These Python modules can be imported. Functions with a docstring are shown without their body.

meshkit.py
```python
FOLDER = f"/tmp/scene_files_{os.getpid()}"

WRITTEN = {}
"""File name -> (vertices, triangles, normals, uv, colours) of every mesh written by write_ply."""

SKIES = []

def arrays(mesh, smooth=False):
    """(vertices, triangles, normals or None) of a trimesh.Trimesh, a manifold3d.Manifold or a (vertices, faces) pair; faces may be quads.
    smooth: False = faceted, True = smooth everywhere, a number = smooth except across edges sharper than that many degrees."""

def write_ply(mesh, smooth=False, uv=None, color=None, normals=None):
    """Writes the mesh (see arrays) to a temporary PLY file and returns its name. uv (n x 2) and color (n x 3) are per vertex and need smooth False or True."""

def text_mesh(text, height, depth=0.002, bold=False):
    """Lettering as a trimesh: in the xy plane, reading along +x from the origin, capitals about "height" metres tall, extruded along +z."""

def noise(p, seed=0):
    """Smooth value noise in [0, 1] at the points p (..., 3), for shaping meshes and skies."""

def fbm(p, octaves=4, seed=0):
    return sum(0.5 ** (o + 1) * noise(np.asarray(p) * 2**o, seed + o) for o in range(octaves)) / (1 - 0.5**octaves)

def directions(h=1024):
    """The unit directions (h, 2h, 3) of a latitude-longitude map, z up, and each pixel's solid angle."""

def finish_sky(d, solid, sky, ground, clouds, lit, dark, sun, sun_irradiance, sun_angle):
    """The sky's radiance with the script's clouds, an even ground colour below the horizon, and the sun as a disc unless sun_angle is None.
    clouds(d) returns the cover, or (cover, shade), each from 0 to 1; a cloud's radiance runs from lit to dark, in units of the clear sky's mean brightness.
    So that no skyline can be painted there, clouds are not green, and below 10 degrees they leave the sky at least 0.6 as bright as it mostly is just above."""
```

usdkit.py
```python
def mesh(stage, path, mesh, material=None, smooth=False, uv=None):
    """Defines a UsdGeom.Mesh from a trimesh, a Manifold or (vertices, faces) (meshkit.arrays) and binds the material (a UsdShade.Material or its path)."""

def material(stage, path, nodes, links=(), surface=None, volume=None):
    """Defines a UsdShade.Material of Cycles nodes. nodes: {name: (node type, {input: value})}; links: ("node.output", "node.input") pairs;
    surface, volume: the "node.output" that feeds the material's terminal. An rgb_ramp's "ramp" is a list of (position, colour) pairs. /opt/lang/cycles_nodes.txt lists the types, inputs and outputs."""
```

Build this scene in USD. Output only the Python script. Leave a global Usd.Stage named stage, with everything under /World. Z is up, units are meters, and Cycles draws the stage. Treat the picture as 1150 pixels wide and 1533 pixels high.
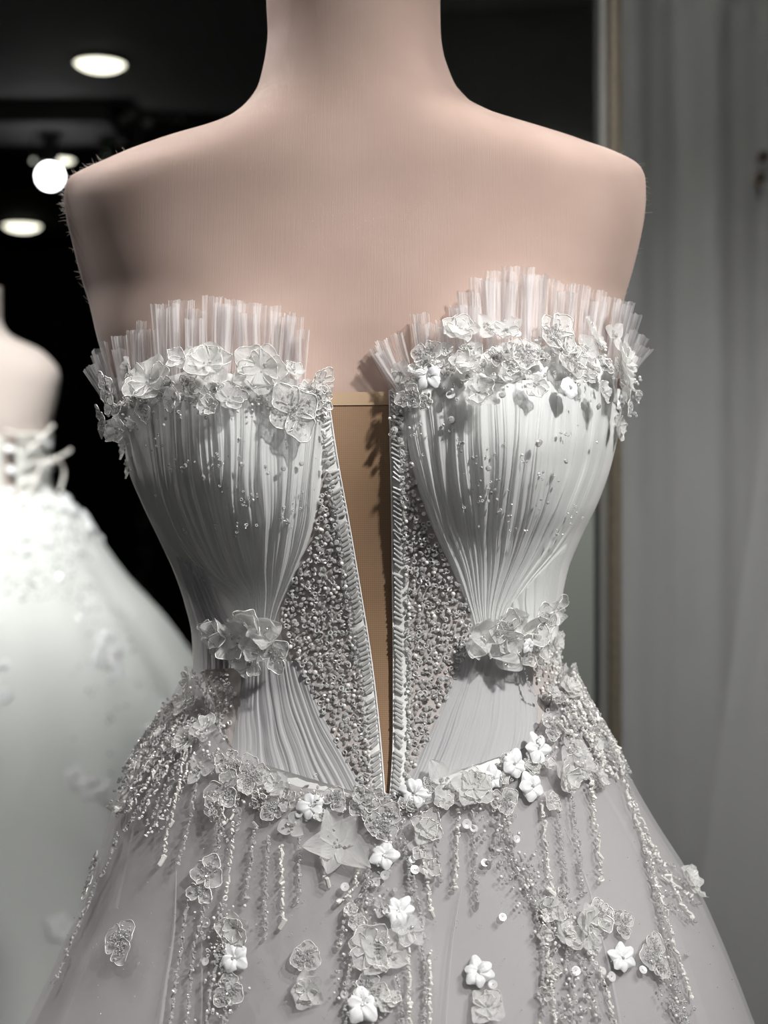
import math
import numpy as np
import trimesh
import usdkit
import meshkit
from pxr import Usd, UsdGeom, UsdLux, UsdShade, Gf, Sdf

stage = Usd.Stage.CreateInMemory()
UsdGeom.SetStageUpAxis(stage, UsdGeom.Tokens.z)
UsdGeom.SetStageMetersPerUnit(stage, 1.0)
stage.SetDefaultPrim(UsdGeom.Xform.Define(stage, '/World').GetPrim())
UsdGeom.Scope.Define(stage, '/World/Looks')
rng = np.random.default_rng(7)

# ------------------------------------------------------------------ camera
FPX, UC, VC, ZC = 2050.0, 575.0, 665.0, 1.25       # focal length in pixels, principal column, horizon row, eye height
cam = UsdGeom.Camera.Define(stage, '/World/camera')
cam.AddTranslateOp().Set(Gf.Vec3d(0, 0, ZC))
cam.AddRotateXOp().Set(90.0)
HA = 36.0
cam.CreateHorizontalApertureAttr(HA)
cam.CreateVerticalApertureAttr(HA * 1533 / 1150)
cam.CreateFocalLengthAttr(HA * FPX / 1150)
cam.CreateVerticalApertureOffsetAttr(-(766.5 - VC) * HA / 1150)
cam.CreateClippingRangeAttr(Gf.Vec2f(0.05, 60))
cam.CreateFStopAttr(7.5)
cam.CreateFocusDistanceAttr(0.84)
cam.CreateExposureAttr(0.0)

# ------------------------------------------------------------------ lights
def spot(name, pos, target, watts, radius, cone, soft=0.3, color=(1, 1, 1)):
    """A ceiling spotlight: a small round source whose beam is a soft cone."""
    l = UsdLux.SphereLight.Define(stage, '/World/' + name)
    l.CreateRadiusAttr(radius)
    l.CreateIntensityAttr(watts / (4 * math.pi ** 2 * radius ** 2))
    l.CreateColorAttr(Gf.Vec3f(*color))
    sh = UsdLux.ShapingAPI.Apply(l.GetPrim())
    sh.CreateShapingConeAngleAttr(cone)
    sh.CreateShapingConeSoftnessAttr(soft)
    p, t = np.array(pos, float), np.array(target, float)
    z = (p - t) / np.linalg.norm(p - t)
    x = np.cross([0, 1, 0.01], z); x /= np.linalg.norm(x)
    y = np.cross(z, x)
    m = Gf.Matrix4d(*x, 0, *y, 0, *z, 0, *p, 1)
    l.AddTransformOp().Set(m)
    return l

spot('key_spotlight', (0.86, -0.10, 2.30), (0.10, 0.88, 1.15), 132.0, 0.052, 18.5, 1.0, (1.0, 0.985, 0.955))
spot('top_spotlight', (-0.16, 0.98, 2.66), (-0.08, 0.93, 1.2), 40.0, 0.05, 30, 0.6, (1.0, 0.98, 0.96))
spot('left_rim_spotlight', (-0.95, 1.45, 2.5), (-0.05, 0.95, 1.35), 58.0, 0.025, 28, 0.5, (1.0, 0.97, 0.94))
spot('back_dress_spotlight', (-0.66, 1.72, 2.62), (-0.80, 2.74, 1.26), 235.0, 0.22, 19.5, 1.0, (1.0, 1.0, 0.97))
spot('curtain_spotlight', (0.40, 1.1, 2.62), (0.62, 2.25, 0.0), 132.0, 0.16, 27.5, 1.0, (1.0, 1.0, 0.98))
spot('wall_spotlight', (1.6, 1.4, 2.6), (3.0, 1.4, 0.45), 290.0, 0.08, 46, 1.0, (1.0, 1.0, 0.97))
fill = UsdLux.RectLight.Define(stage, '/World/ceiling_panel_light')
fill.CreateWidthAttr(1.6); fill.CreateHeightAttr(0.8)
fill.CreateIntensityAttr(3.4)
fill.CreateColorAttr(Gf.Vec3f(1.0, 0.97, 0.95))
fill.AddTranslateOp().Set(Gf.Vec3d(-0.3, -1.1, 2.68))
fill.AddRotateXOp().Set(20.0)

# ------------------------------------------------------------------ small helpers
_count = {}

def path_for(parent, name):
    k = (parent, name)
    n = _count.get(k, -1) + 1
    _count[k] = n
    return f'{parent}/{name}' + (f'_{n:03d}' if n else '')

def tag(prim, label=None, category=None, group=None, kind=None):
    for k, v in (('label', label), ('category', category), ('group', group), ('kind', kind)):
        if v:
            prim.SetCustomDataByKey(k, v)

def thing(name, label, category, loc=(0, 0, 0), group=None):
    x = UsdGeom.Xform.Define(stage, path_for('/World', name))
    if any(loc):
        x.AddTranslateOp().Set(Gf.Vec3d(*map(float, loc)))
    tag(x.GetPrim(), label, category, group)
    return str(x.GetPath())

def part(parent, name):
    return str(UsdGeom.Xform.Define(stage, path_for(parent, name)).GetPath())

def obj(name, mesh, mat, parent='/World', smooth=True, uv=None, **kw):
    m = usdkit.mesh(stage, path_for(parent, name), mesh, mat, smooth=smooth, uv=uv)
    tag(m.GetPrim(), **kw)
    return str(m.GetPath())

class MB:
    """Collects shapes that make up one mesh."""
    def __init__(s): s.v, s.f, s.uv, s.n = [], [], [], 0
    def add(s, v, f, uv=None):
        v = np.asarray(v, float); f = np.asarray(f, int)
        if f.shape[1] == 4:
            f = np.vstack([f[:, [0, 1, 2]], f[:, [0, 2, 3]]])
        s.v.append(v); s.f.append(f + s.n); s.n += len(v)
        if uv is not None: s.uv.append(np.asarray(uv, float))
        return s
    def get(s): return (np.vstack(s.v), np.vstack(s.f))
    def uvs(s): return np.vstack(s.uv) if s.uv else None

def grid_faces(nr, nc, wrap=False):
    r, c = np.meshgrid(np.arange(nr - 1), np.arange(nc if wrap else nc - 1), indexing='ij')
    r, c = r.ravel(), c.ravel(); d = (c + 1) % nc
    return np.stack([r * nc + c, r * nc + d, (r + 1) * nc + d, (r + 1) * nc + c], 1)

def box(lo, hi):
    m = trimesh.creation.box(bounds=[lo, hi])
    return np.array(m.vertices), np.array(m.faces)

def bevel_box(lo, hi, r):
    lo, hi = np.array(lo, float), np.array(hi, float)
    pts = []
    for k in np.ndindex(2, 2, 2):
        c = np.where(k, hi, lo); s = np.where(k, -1, 1)
        for ax in range(3):
            p = c + s * r; p[ax] = c[ax]; pts.append(p)
    h = trimesh.convex.convex_hull(np.array(pts))
    return np.array(h.vertices), np.array(h.faces)

def tube(pts, r, sides=6, caps=True):
    pts = np.asarray(pts, float); n = len(pts)
    r = np.broadcast_to(r, n)
    t = np.gradient(pts, axis=0); t /= np.maximum(np.linalg.norm(t, axis=1, keepdims=True), 1e-12)
    ref = np.array([0.31, 0.87, 0.39])
    a = np.cross(t, ref); a /= np.maximum(np.linalg.norm(a, axis=1, keepdims=True), 1e-9)
    b = np.cross(t, a)
    th = np.arange(sides) * 2 * np.pi / sides
    v = pts[:, None] + r[:, None, None] * (np.cos(th)[None, :, None] * a[:, None] + np.sin(th)[None, :, None] * b[:, None])
    v = v.reshape(-1, 3); f = grid_faces(n, sides, True)
    f = np.vstack([f[:, [0, 1, 2]], f[:, [0, 2, 3]]])
    if caps:
        v = np.vstack([v, pts[:1], pts[-1:]]); k = len(v) - 2
        i = np.arange(sides); j = (i + 1) % sides
        f = np.vstack([f, np.stack([j, i, np.full(sides, k)], 1), np.stack([(n - 1) * sides + i, (n - 1) * sides + j, np.full(sides, k + 1)], 1)])
    return v, f

def lathe(prof, sides=32):
    prof = np.asarray(prof, float)
    th = np.arange(sides) * 2 * np.pi / sides
    v = np.stack([prof[:, 0][:, None] * np.cos(th), prof[:, 0][:, None] * np.sin(th), np.repeat(prof[:, 1][:, None], sides, 1)], -1).reshape(-1, 3)
    return v, grid_faces(len(prof), sides, True)

_ico1 = trimesh.creation.icosphere(1); _ico0 = trimesh.creation.icosphere(0)
ICO = [(np.array(_ico0.vertices), np.array(_ico0.faces)), (np.array(_ico1.vertices), np.array(_ico1.faces))]
def gem(k=6):
    """A faceted crystal: table, crown, girdle, point; about +z, radius 1."""
    th = np.arange(k) * 2 * np.pi / k
    ring = lambda r, z, o=0: np.stack([r * np.cos(th + o), r * np.sin(th + o), np.full(k, z)], 1)
    v = np.vstack([[[0, 0, .55]], ring(.55, .55), ring(1, .1, np.pi / k), ring(.5, -.4), [[0, 0, -.45]]])
    f = []
    for i in range(k):
        j = (i + 1) % k
        f += [[0, 1 + i, 1 + j], [1 + i, 1 + k + i, 1 + j], [1 + j, 1 + k + i, 1 + k + j],
              [1 + k + i, 1 + 2 * k + i, 1 + 2 * k + j], [1 + k + i, 1 + 2 * k + j, 1 + k + j], [1 + 2 * k + i, 1 + 3 * k, 1 + 2 * k + j]]
    return v, np.array(f)
GEM = gem(6)
def ring_mesh(R, r, k=9, s=4):
    a = np.arange(k) * 2 * np.pi / k; b = np.arange(s) * 2 * np.pi / s
    A, B = np.meshgrid(a, b, indexing='ij')
    v = np.stack([(R + r * np.cos(B)) * np.cos(A), (R + r * np.cos(B)) * np.sin(A), r * np.sin(B)], -1).reshape(-1, 3)
    f = []
    for i in range(k):
        for j in range(s):
            f.append([i * s + j, ((i + 1) % k) * s + j, ((i + 1) % k) * s + (j + 1) % s, i * s + (j + 1) % s])
    return v, np.array(f)
RING = ring_mesh(.68, .32)
def disc_mesh(k=14):
    """A thin cupped sequin, radius 1."""
    th = np.arange(k) * 2 * np.pi / k
    c = lambda r, z: np.stack([r * np.cos(th), r * np.sin(th), np.full(k, z)], 1)
    v = np.vstack([c(.14, 0), c(.6, .03), c(1, .12), c(1, .04), c(.6, -.06), c(.14, -.09)])
    n = 6; f = []
    for i in range(n):
        for j in range(k):
            f.append([i * k + j, i * k + (j + 1) % k, ((i + 1) % n) * k + (j + 1) % k, ((i + 1) % n) * k + j])
    return v, np.array(f)
DISC = disc_mesh()
BUG = lathe([(0.0, -1), (.8, -1), (1, -.86), (1, .86), (.8, 1), (0.0, 1)], 7)

def rot_rand(g):
    q = g.normal(size=4); q /= np.linalg.norm(q)
    w, x, y, z = q
    return np.array([[1 - 2 * (y * y + z * z), 2 * (x * y - z * w), 2 * (x * z + y * w)], [2 * (x * y + z * w), 1 - 2 * (x * x + z * z), 2 * (y * z - x * w)], [2 * (x * z - y * w), 2 * (y * z + x * w), 1 - 2 * (x * x + y * y)]])

# ------------------------------------------------------------------ materials
def mat(name, nodes, links=(), surface='p.BSDF'):
    return usdkit.material(stage, '/World/Looks/' + name, nodes, links, surface=surface)

def plain(name, color, rough=0.6, metal=0.0, **kw):
    return mat(name, {'p': ('principled_bsdf', dict(base_color=color, roughness=rough, metallic=metal, **kw))})

def cloth(name, color, trans=0.4, alpha=1.0, rough=0.7, sheen=0.2, streak=None):
    """Thin cloth: front-lit, partly see-through, light coming through it. streak: (scale, low, high) of the thread density across the cloth's own coordinate."""
    n = {'p': ('principled_bsdf', dict(base_color=color, roughness=rough, sheen_weight=sheen, specular_ior_level=0.25)),
         't': ('translucent_bsdf', dict(color=color)), 'm': ('mix_closure', dict(fac=trans)),
         'tr': ('transparent_bsdf', dict(color=(1, 1, 1))), 'a': ('mix_closure', dict(fac=alpha))}
    L = [('p.BSDF', 'm.closure1'), ('t.BSDF', 'm.closure2'), ('tr.BSDF', 'a.closure1'), ('m.closure', 'a.closure2')]
    if streak:
        sx, sy, lo, hi = streak
        n['uv'] = ('attribute', dict(attribute='st'))
        n['mp'] = ('mapping', dict(scale=(sx, sy, 1.0)))
        n['nz'] = ('noise_texture', dict(scale=1.0, detail=3.0, roughness=0.6))
        n['mr'] = ('map_range', dict(from_min=0.32, from_max=0.68, to_min=lo, to_max=hi, clamp=True))
        L += [('uv.vector', 'mp.vector'), ('mp.vector', 'nz.vector'), ('nz.fac', 'mr.value'), ('mr.result', 'a.fac')]
    return mat(name, n, L, 'a.closure')

M = {}
M['jersey'] = mat('mannequin_jersey', {
    'g': ('geometry', {}), 'mp': ('mapping', dict(scale=(1250, 80, 22))), 'w': ('noise_texture', dict(scale=1.0, detail=1.0)),
    'n': ('noise_texture', dict(scale=14.0, detail=3.0)), 'r': ('rgb_ramp', dict(ramp=[(0.3, (.43, .31, .265)), (.7, (.495, .365, .315))])),
    'b': ('bump', dict(strength=0.13, distance=0.0005)),
    'p': ('principled_bsdf', dict(roughness=0.85, sheen_weight=0.25, sheen_roughness=0.4, specular_ior_level=0.15))},
    [('g.position', 'mp.vector'), ('mp.vector', 'w.vector'), ('g.position', 'n.vector'), ('n.fac', 'r.fac'), ('r.color', 'p.base_color'), ('w.fac', 'b.height'), ('b.normal', 'p.normal')])
M['jersey_b'] = plain('pale_jersey', (.50, .435, .40), .85, sheen_weight=.2)
M['fuzz'] = cloth('lint_fuzz', (.85, .8, .78), .5, .7)
M['net'] = mat('tan_net', {
    'g': ('geometry', {}), 'mp': ('mapping', dict(scale=(1.0, 0.0, 1.0))), 'v': ('voronoi_texture', dict(scale=820.0, randomness=0.0)),
    'r': ('rgb_ramp', dict(ramp=[(0.0, (.21, .12, .066)), (.55, (.34, .215, .125))])),
    'b': ('bump', dict(strength=0.2, distance=0.0004)), 'p': ('principled_bsdf', dict(roughness=0.7, sheen_weight=0.1))},
    [('g.position', 'mp.vector'), ('mp.vector', 'v.vector'), ('v.distance', 'r.fac'), ('r.color', 'p.base_color'), ('v.distance', 'b.height'), ('b.normal', 'p.normal')])
M['netband'] = plain('tan_binding', (.50, .35, .225), .7)
M['ruffle'] = cloth('ruffle_tulle', (.93, .92, .93), .4, streak=(15, .9, .12, .66))
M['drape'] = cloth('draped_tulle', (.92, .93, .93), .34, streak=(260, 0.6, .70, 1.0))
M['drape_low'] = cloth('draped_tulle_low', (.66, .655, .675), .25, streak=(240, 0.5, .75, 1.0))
M['shell'] = plain('bodice_shell_lace', (.86, .86, .845), .6)
M['beadnet'] = plain('beaded_net_ground', (.50, .455, .44), .55)
M['organza'] = cloth('organza', (.93, .93, .92), .4, .8, rough=.5, streak=(26, 3.5, .42, .97))
M['organza_b'] = cloth('organza_fine', (.92, .92, .92), .4, .6, rough=.45, streak=(24, 9, .30, .9))
M['satin'] = plain('white_satin', (.92, .93, .95), .38, sheen_weight=.3)
M['cord'] = plain('silver_cord', (.86, .85, .82), .3, .25)
M['crystal'] = plain('clear_crystal', (.95, .945, .94), .05, .12, transmission_weight=.55, ior=1.6, coat_weight=.8)
M['pearl'] = plain('pearl_bead', (.90, .88, .85), .2, .05, coat_weight=.5)
M['sequin'] = plain('matt_sequin', (.80, .80, .80), .3, .1)
M['bugle'] = plain('bugle_glass', (.90, .90, .895), .12, .15, transmission_weight=.35)
M['trim'] = plain('trim_satin', (.78, .78, .76), .5)
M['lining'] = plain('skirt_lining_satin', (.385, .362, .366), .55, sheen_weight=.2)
M['tulle'] = cloth('skirt_tulle', (.80, .79, .80), .35, .36)
M['tulle_fold'] = cloth('skirt_tulle_fold', (.86, .86, .87), .35, .35)
M['back_skirt'] = cloth('back_dress_tulle', (.82, .85, .825), .15, 1.0)
M['back_lace'] = plain('back_dress_lace', (.74, .75, .72), .6)
M['ribbon'] = plain('ivory_ribbon', (.86, .83, .78), .4)
M['black'] = plain('black_wall', (.006, .006, .006), .9)
M['black_ceiling'] = plain('black_ceiling', (.012, .012, .012), .8)
M['grey_ceiling'] = plain('grey_ceiling', (.22, .22, .215), .8)
M['dark_beam'] = plain('dark_beam', (.10, .10, .10), .8)
M['grey_wall'] = plain('grey_wall', (.26, .265, .25), .8)
M['floor'] = mat('dark_floor', {'g': ('geometry', {}), 'n': ('noise_texture', dict(scale=3.0, detail=4.0)),
    'r': ('rgb_ramp', dict(ramp=[(.3, (.05, .05, .05)), (.7, (.08, .08, .078))])), 'p': ('principled_bsdf', dict(roughness=.4))},
    [('g.position', 'n.vector'), ('n.fac', 'r.fac'), ('r.color', 'p.base_color')])
M['curtain'] = plain('grey_curtain', (.28, .28, .275), .8, sheen_weight=.15)
M['curtain_b'] = plain('pale_grey_curtain', (.32, .32, .32), .8, sheen_weight=.15)
M['mirror'] = plain('mirror_silver', (.60, .63, .60), .02, 1.0)
M['gold'] = mat('gold_glitter', {'g': ('geometry', {}), 'v': ('voronoi_texture', dict(scale=420.0)),
    'r': ('rgb_ramp', dict(ramp=[(.0, (.36, .30, .20)), (.5, (.20, .17, .13)), (1, (.12, .11, .09))])), 'p': ('principled_bsdf', dict(roughness=.4, metallic=.5))},
    [('g.position', 'v.vector'), ('v.distance', 'r.fac'), ('r.color', 'p.base_color')])
M['frame'] = plain('grey_frame', (.20, .195, .18), .45, .2)
M['lamp'] = mat('lamp_glow', {'e': ('emission', dict(color=(1.0, .97, .78), strength=3.0))}, surface='e.emission')
M['bulb'] = mat('bulb_glow', {'e': ('emission', dict(color=(1.0, 1.0, 1.0), strength=14.0))}, surface='e.emission')
M['dim'] = mat('dim_glow', {'e': ('emission', dict(color=(1.0, .97, .85), strength=0.9))}, surface='e.emission')
M['lampring'] = plain('lamp_ring', (.3, .3, .28), .5)
M['darkmetal'] = plain('dark_metal', (.05, .05, .05), .5, .3)
M['wood'] = plain('dark_brown_wood', (.035, .02, .014), .5)
M['vine'] = plain('dark_vine', (.03, .045, .025), .7)
M['blossom'] = plain('pale_blossom', (.5, .5, .48), .7)
M['steel'] = plain('stand_steel', (.5, .5, .5), .3, .9)

# ------------------------------------------------------------------ the wearer's surface: half widths and depths by height
YC = 0.95
def ray(u, v, y):
    u, v, y = np.broadcast_arrays(np.asarray(u, float), v, y)
    return np.stack([(u - UC) / FPX * y, y, ZC - (v - VC) / FPX * y], -1)
def vz(v, y=YC): return ZC - (np.asarray(v, float) - VC) / FPX * y

SIL = np.array([  # row, left column, right column, front depth, back depth, exponent
 [-150, 402, 656, .055, .055, 2.0], [0, 399, 659, .056, .056, 2.0], [50, 401, 660, .058, .058, 2.0], [80, 398, 664, .060, .060, 2.0], [105, 393, 672, .062, .063, 2.0], [130, 386, 683, .064, .066, 2.0],
 [145, 377, 696, .066, .069, 2.0], [155, 369, 706, .067, .071, 2.0], [163, 361, 720, .068, .073, 2.05], [170, 352, 735, .069, .074, 2.05], [177, 342, 751, .070, .075, 2.1], [186, 322, 783, .071, .077, 2.1],
 [195, 294, 817, .072, .079, 2.15], [208, 243, 862, .074, .082, 2.2], [216, 219, 885, .075, .083, 2.2], [224, 195, 911, .076, .084, 2.2], [233, 173, 933, .077, .085, 2.2], [243, 150, 952, .078, .086, 2.25], [250, 133, 959, .079, .087, 2.25],
 [257, 118, 963, .080, .088, 2.3], [266, 104, 966, .081, .088, 2.3], [278, 98, 967, .082, .089, 2.3], [299, 96, 967, .083, .090, 2.3], [323, 99, 965, .085, .091, 2.3], [362, 108, 958, .089, .092, 2.3], [417, 122, 944, .095, .093, 2.3],
 [448, 132, 935, .098, .093, 2.3], [510, 150, 925, .104, .092, 2.2], [560, 166, 925, .106, .090, 2.2], [600, 180, 922, .107, .088, 2.2], [650, 194, 915, .106, .086, 2.2], [700, 202, 904, .104, .084, 2.1],
 [750, 222, 886, .101, .082, 2.1], [800, 245, 862, .098, .080, 2.0], [850, 268, 842, .095, .078, 2.0], [900, 285, 832, .092, .077, 2.0], [950, 296, 827, .091, .077, 2.0], [1000, 298, 834, .093, .080, 2.0],
 [1040, 282, 851, .097, .086, 2.0], [1075, 262, 872, .102, .094, 2.0], [1110, 238, 893, .108, .104, 2.0], [1150, 211, 917, .116, .116, 2.0], [1200, 188, 948, .127, .132, 2.0], [1250, 172, 978, .140, .150, 2.0],
 [1290, 160, 1004, .151, .166, 2.0], [1340, 144, 1034, .166, .186, 2.0], [1400, 117, 1061, .184, .21, 2.0], [1470, 86, 1089, .205, .24, 2.0], [1533, 55, 1113, .224, .265, 2.0], [1800, -90, 1250, .31, .36, 2.0], [2300, -330, 1480, .43, .47, 2.0], [3370, -820, 1960, .54, .56, 2.0]], float)
_k = np.clip((SIL[:, 0] - 1090) / 110, 0, 1) * 8
SIL[:, 1] += _k; SIL[:, 2] -= _k
_z = vz(SIL[:, 0])[::-1]
from scipy.interpolate import PchipInterpolator as PCH
_cL, _cR = PCH(_z, ((SIL[:, 1] - UC) / FPX * YC)[::-1]), PCH(_z, ((SIL[:, 2] - UC) / FPX * YC)[::-1])
_cF, _cB, _cN = PCH(_z, SIL[::-1, 3]), PCH(_z, SIL[::-1, 4]), PCH(_z, SIL[::-1, 5])
ZLO, ZHI = _z[0], _z[-1]
def prof(z):
    z = np.clip(z, ZLO, ZHI)
    l, r = _cL(z), _cR(z)
    return (l + r) / 2, (r - l) / 2, _cF(z), _cB(z), _cN(z)
BUST = [((332 - UC) / FPX * .86, vz(690, .86), .062, .066, .050), ((762 - UC) / FPX * .86, vz(670, .86), .062, .066, .050)]
from scipy.ndimage import gaussian_filter, map_coordinates
_gx, _gz = np.linspace(-.27, .27, 271), np.linspace(vz(760), ZHI, 281)
_GX, _GZ = np.meshgrid(_gx, _gz)
_c0, _a0, _F0, _, _n0 = prof(_GZ)
_GD = gaussian_filter(_F0 * np.maximum(1 - np.clip(np.abs((_GX - _c0) / _a0), 0, 1) ** _n0, 0) ** (1 / _n0), (11e-3 / (_gz[1] - _gz[0]), 5.0), mode='nearest')
def front(x, z):
    """y of the front surface at x, z."""
    c, a, F, B, n = prof(z)
    s = np.clip(np.abs((x - c) / a), 0, 1)
    d = F * np.maximum(1 - s ** n, 0) ** (1 / n)
    x, z, s, d = np.broadcast_arrays(np.atleast_1d(x), np.atleast_1d(z), s, d) if np.ndim(d) == 0 else (*np.broadcast_arrays(x, z), s, d)
    w = np.clip((z - vz(520)) / (vz(430) - vz(520)), 0, 1); w = w * w * (3 - 2 * w)
    if np.any(w > 0):     # the chest and shoulders are softened into one another
        db = map_coordinates(_GD, [(z - _gz[0]) / (_gz[1] - _gz[0]), (x + .27) / (_gx[1] - _gx[0])], order=1, mode='nearest')
        d = d * (1 - w) + w * db * np.sqrt(np.maximum(1 - s ** 7, 0))
    for bx, bz, sx, sz, h in BUST:
        dz = z - bz
        szz = np.where(dz > 0, sz * 1.15, sz * .95)
        d = d + h * np.exp(-((x - bx) / sx) ** 2 - (dz / szz) ** 2) * np.sqrt(np.maximum(1 - s ** 3, 0))
    return YC - d
def yhit(u, v):
    """Depth at which the pixel's sight line first meets the front surface (the side plane when it passes beside it)."""
    u, v = np.broadcast_arrays(np.asarray(u, float), np.asarray(v, float))
    ys = np.linspace(.55, YC, 70)
    P = ray(u[..., None], v[..., None], ys)
    h = ys - front(P[..., 0], P[..., 2])
    k = np.argmax(h >= -1e-9, -1); k = np.where((h >= -1e-9).any(-1), k, len(ys) - 1)
    k0 = np.maximum(k - 1, 0)
    h0, h1 = np.take_along_axis(h, k0[..., None], -1)[..., 0], np.take_along_axis(h, k[..., None], -1)[..., 0]
    t = np.where(h1 - h0 > 1e-12, -h0 / np.maximum(h1 - h0, 1e-12), 1.0)
    return ys[k0] + np.clip(t, 0, 1) * (ys[k] - ys[k0])
def P(u, v, off=0.0):
    return ray(u, v, yhit(u, v) - off)
def frame_at(u, v, off=0.0):
    """Point on the surface and axes (right, up, outward) there."""
    p = P(u, v, 0.0); x, z = p[0], p[2]
    c, a, *_ = prof(z)
    if abs(x - c) > .975 * a:                       # beside the body: sewn to its side
        x = float(c + .975 * a * np.sign(x - c)); p = np.array([x, float(np.ravel(front(x, z))[0]), z])
        off *= .1 if v < 1200 else .9
    x = float(x); e = .003
    gx = float(np.ravel(front(x + e, z) - front(x - e, z))[0]) / (2 * e)
    gz = float(np.ravel(front(x, z + e) - front(x, z - e))[0]) / (2 * e)
    n = np.array([gx, -1, gz]); n[:1] = np.clip(n[:1], -2.5, 2.5); n /= np.linalg.norm(n)
    up = np.array([0, 0, 1.0]) - n * n[2]; up /= np.linalg.norm(up)
    rt = np.cross(up, n); rt /= np.linalg.norm(rt)
    if np.dot(rt, [1, 0, 0]) < 0: rt = -rt
    return p + n * off, np.stack([rt, up, n], 1)
def PN(u, v, off):
    """Points raised by off along the surface normal (clamped to the body's side beyond its outline)."""
    p = P(u, v, 0.0); x, z = p[..., 0], p[..., 2]
    c, a, *_ = prof(z)
    q = np.clip(x, c - .985 * a, c + .985 * a); moved = np.abs(q - x) > 1e-9
    y = np.where(moved, front(q, z), p[..., 1]); e = .003
    n = np.stack([np.clip((front(q + e, z) - front(q - e, z)) / (2 * e), -2.5, 2.5), -np.ones_like(q), (front(q, z + e) - front(q, z - e)) / (2 * e)], -1)
    n /= np.linalg.norm(n, axis=-1, keepdims=True)
    return np.stack([q, y, z], -1) + n * np.asarray(off)[..., None], n
def pl(pts, t):
    """Polyline through pixel points at parameters t in 0..1."""
    pts = np.asarray(pts, float)
    d = np.concatenate([[0], np.cumsum(np.linalg.norm(np.diff(pts, axis=0), axis=1))]); d /= d[-1]
    if len(pts) > 2:
        return np.stack([PCH(d, pts[:, 0])(t), PCH(d, pts[:, 1])(t)], -1)
    return np.stack([np.interp(t, d, pts[:, 0]), np.interp(t, d, pts[:, 1])], -1)

# ------------------------------------------------------------------ the room
def struct(name, mesh, m, smooth=False):
    obj(name, mesh, m, smooth=smooth, kind='structure')
struct('floor', box((-4.5, -3, -.05), (3.0, 10.6, 0)), M['floor'])
e0, e1 = (-4.5, 5.05), (3.0, 6.95)               # the edge of the pale ceiling runs a little askew
v = np.array([[-4.5, -3, 2.7], [3, -3, 2.7], [3, e1[1], 2.7], [-4.5, e0[1], 2.7]]); v = np.vstack([v, v + [0, 0, .06]])
cf = np.array([[0, 3, 2, 1], [4, 5, 6, 7], [0, 1, 5, 4], [1, 2, 6, 5], [2, 3, 7, 6], [3, 0, 4, 7]])
struct('ceiling', (v, cf), M['grey_ceiling'])
v = np.array([[-4.5, e0[1], 2.765], [3, e1[1], 2.765], [3, 10.6, 2.765], [-4.5, 10.6, 2.765]]); v = np.vstack([v, v + [0, 0, .05]])
struct('ceiling_001', (v, cf), M['black_ceiling'])
struct('trim_1', box((-4.5, 5.80, 2.614), (-1.17, 6.25, 2.70)), M['dark_beam'])
struct('wall_left', box((-4.6, -3, 0), (-4.5, 10.6, 2.83)), M['black'])
struct('wall_back', box((-4.6, 10.6, 0), (3.1, 10.7, 2.83)), M['black'])
struct('wall_right', box((3.0, -3, 0), (3.1, 10.6, 2.83)), M['grey_wall'])
struct('wall_front', box((-4.6, -3.1, 0), (3.1, -3, 2.83)), M['black'])

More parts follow.
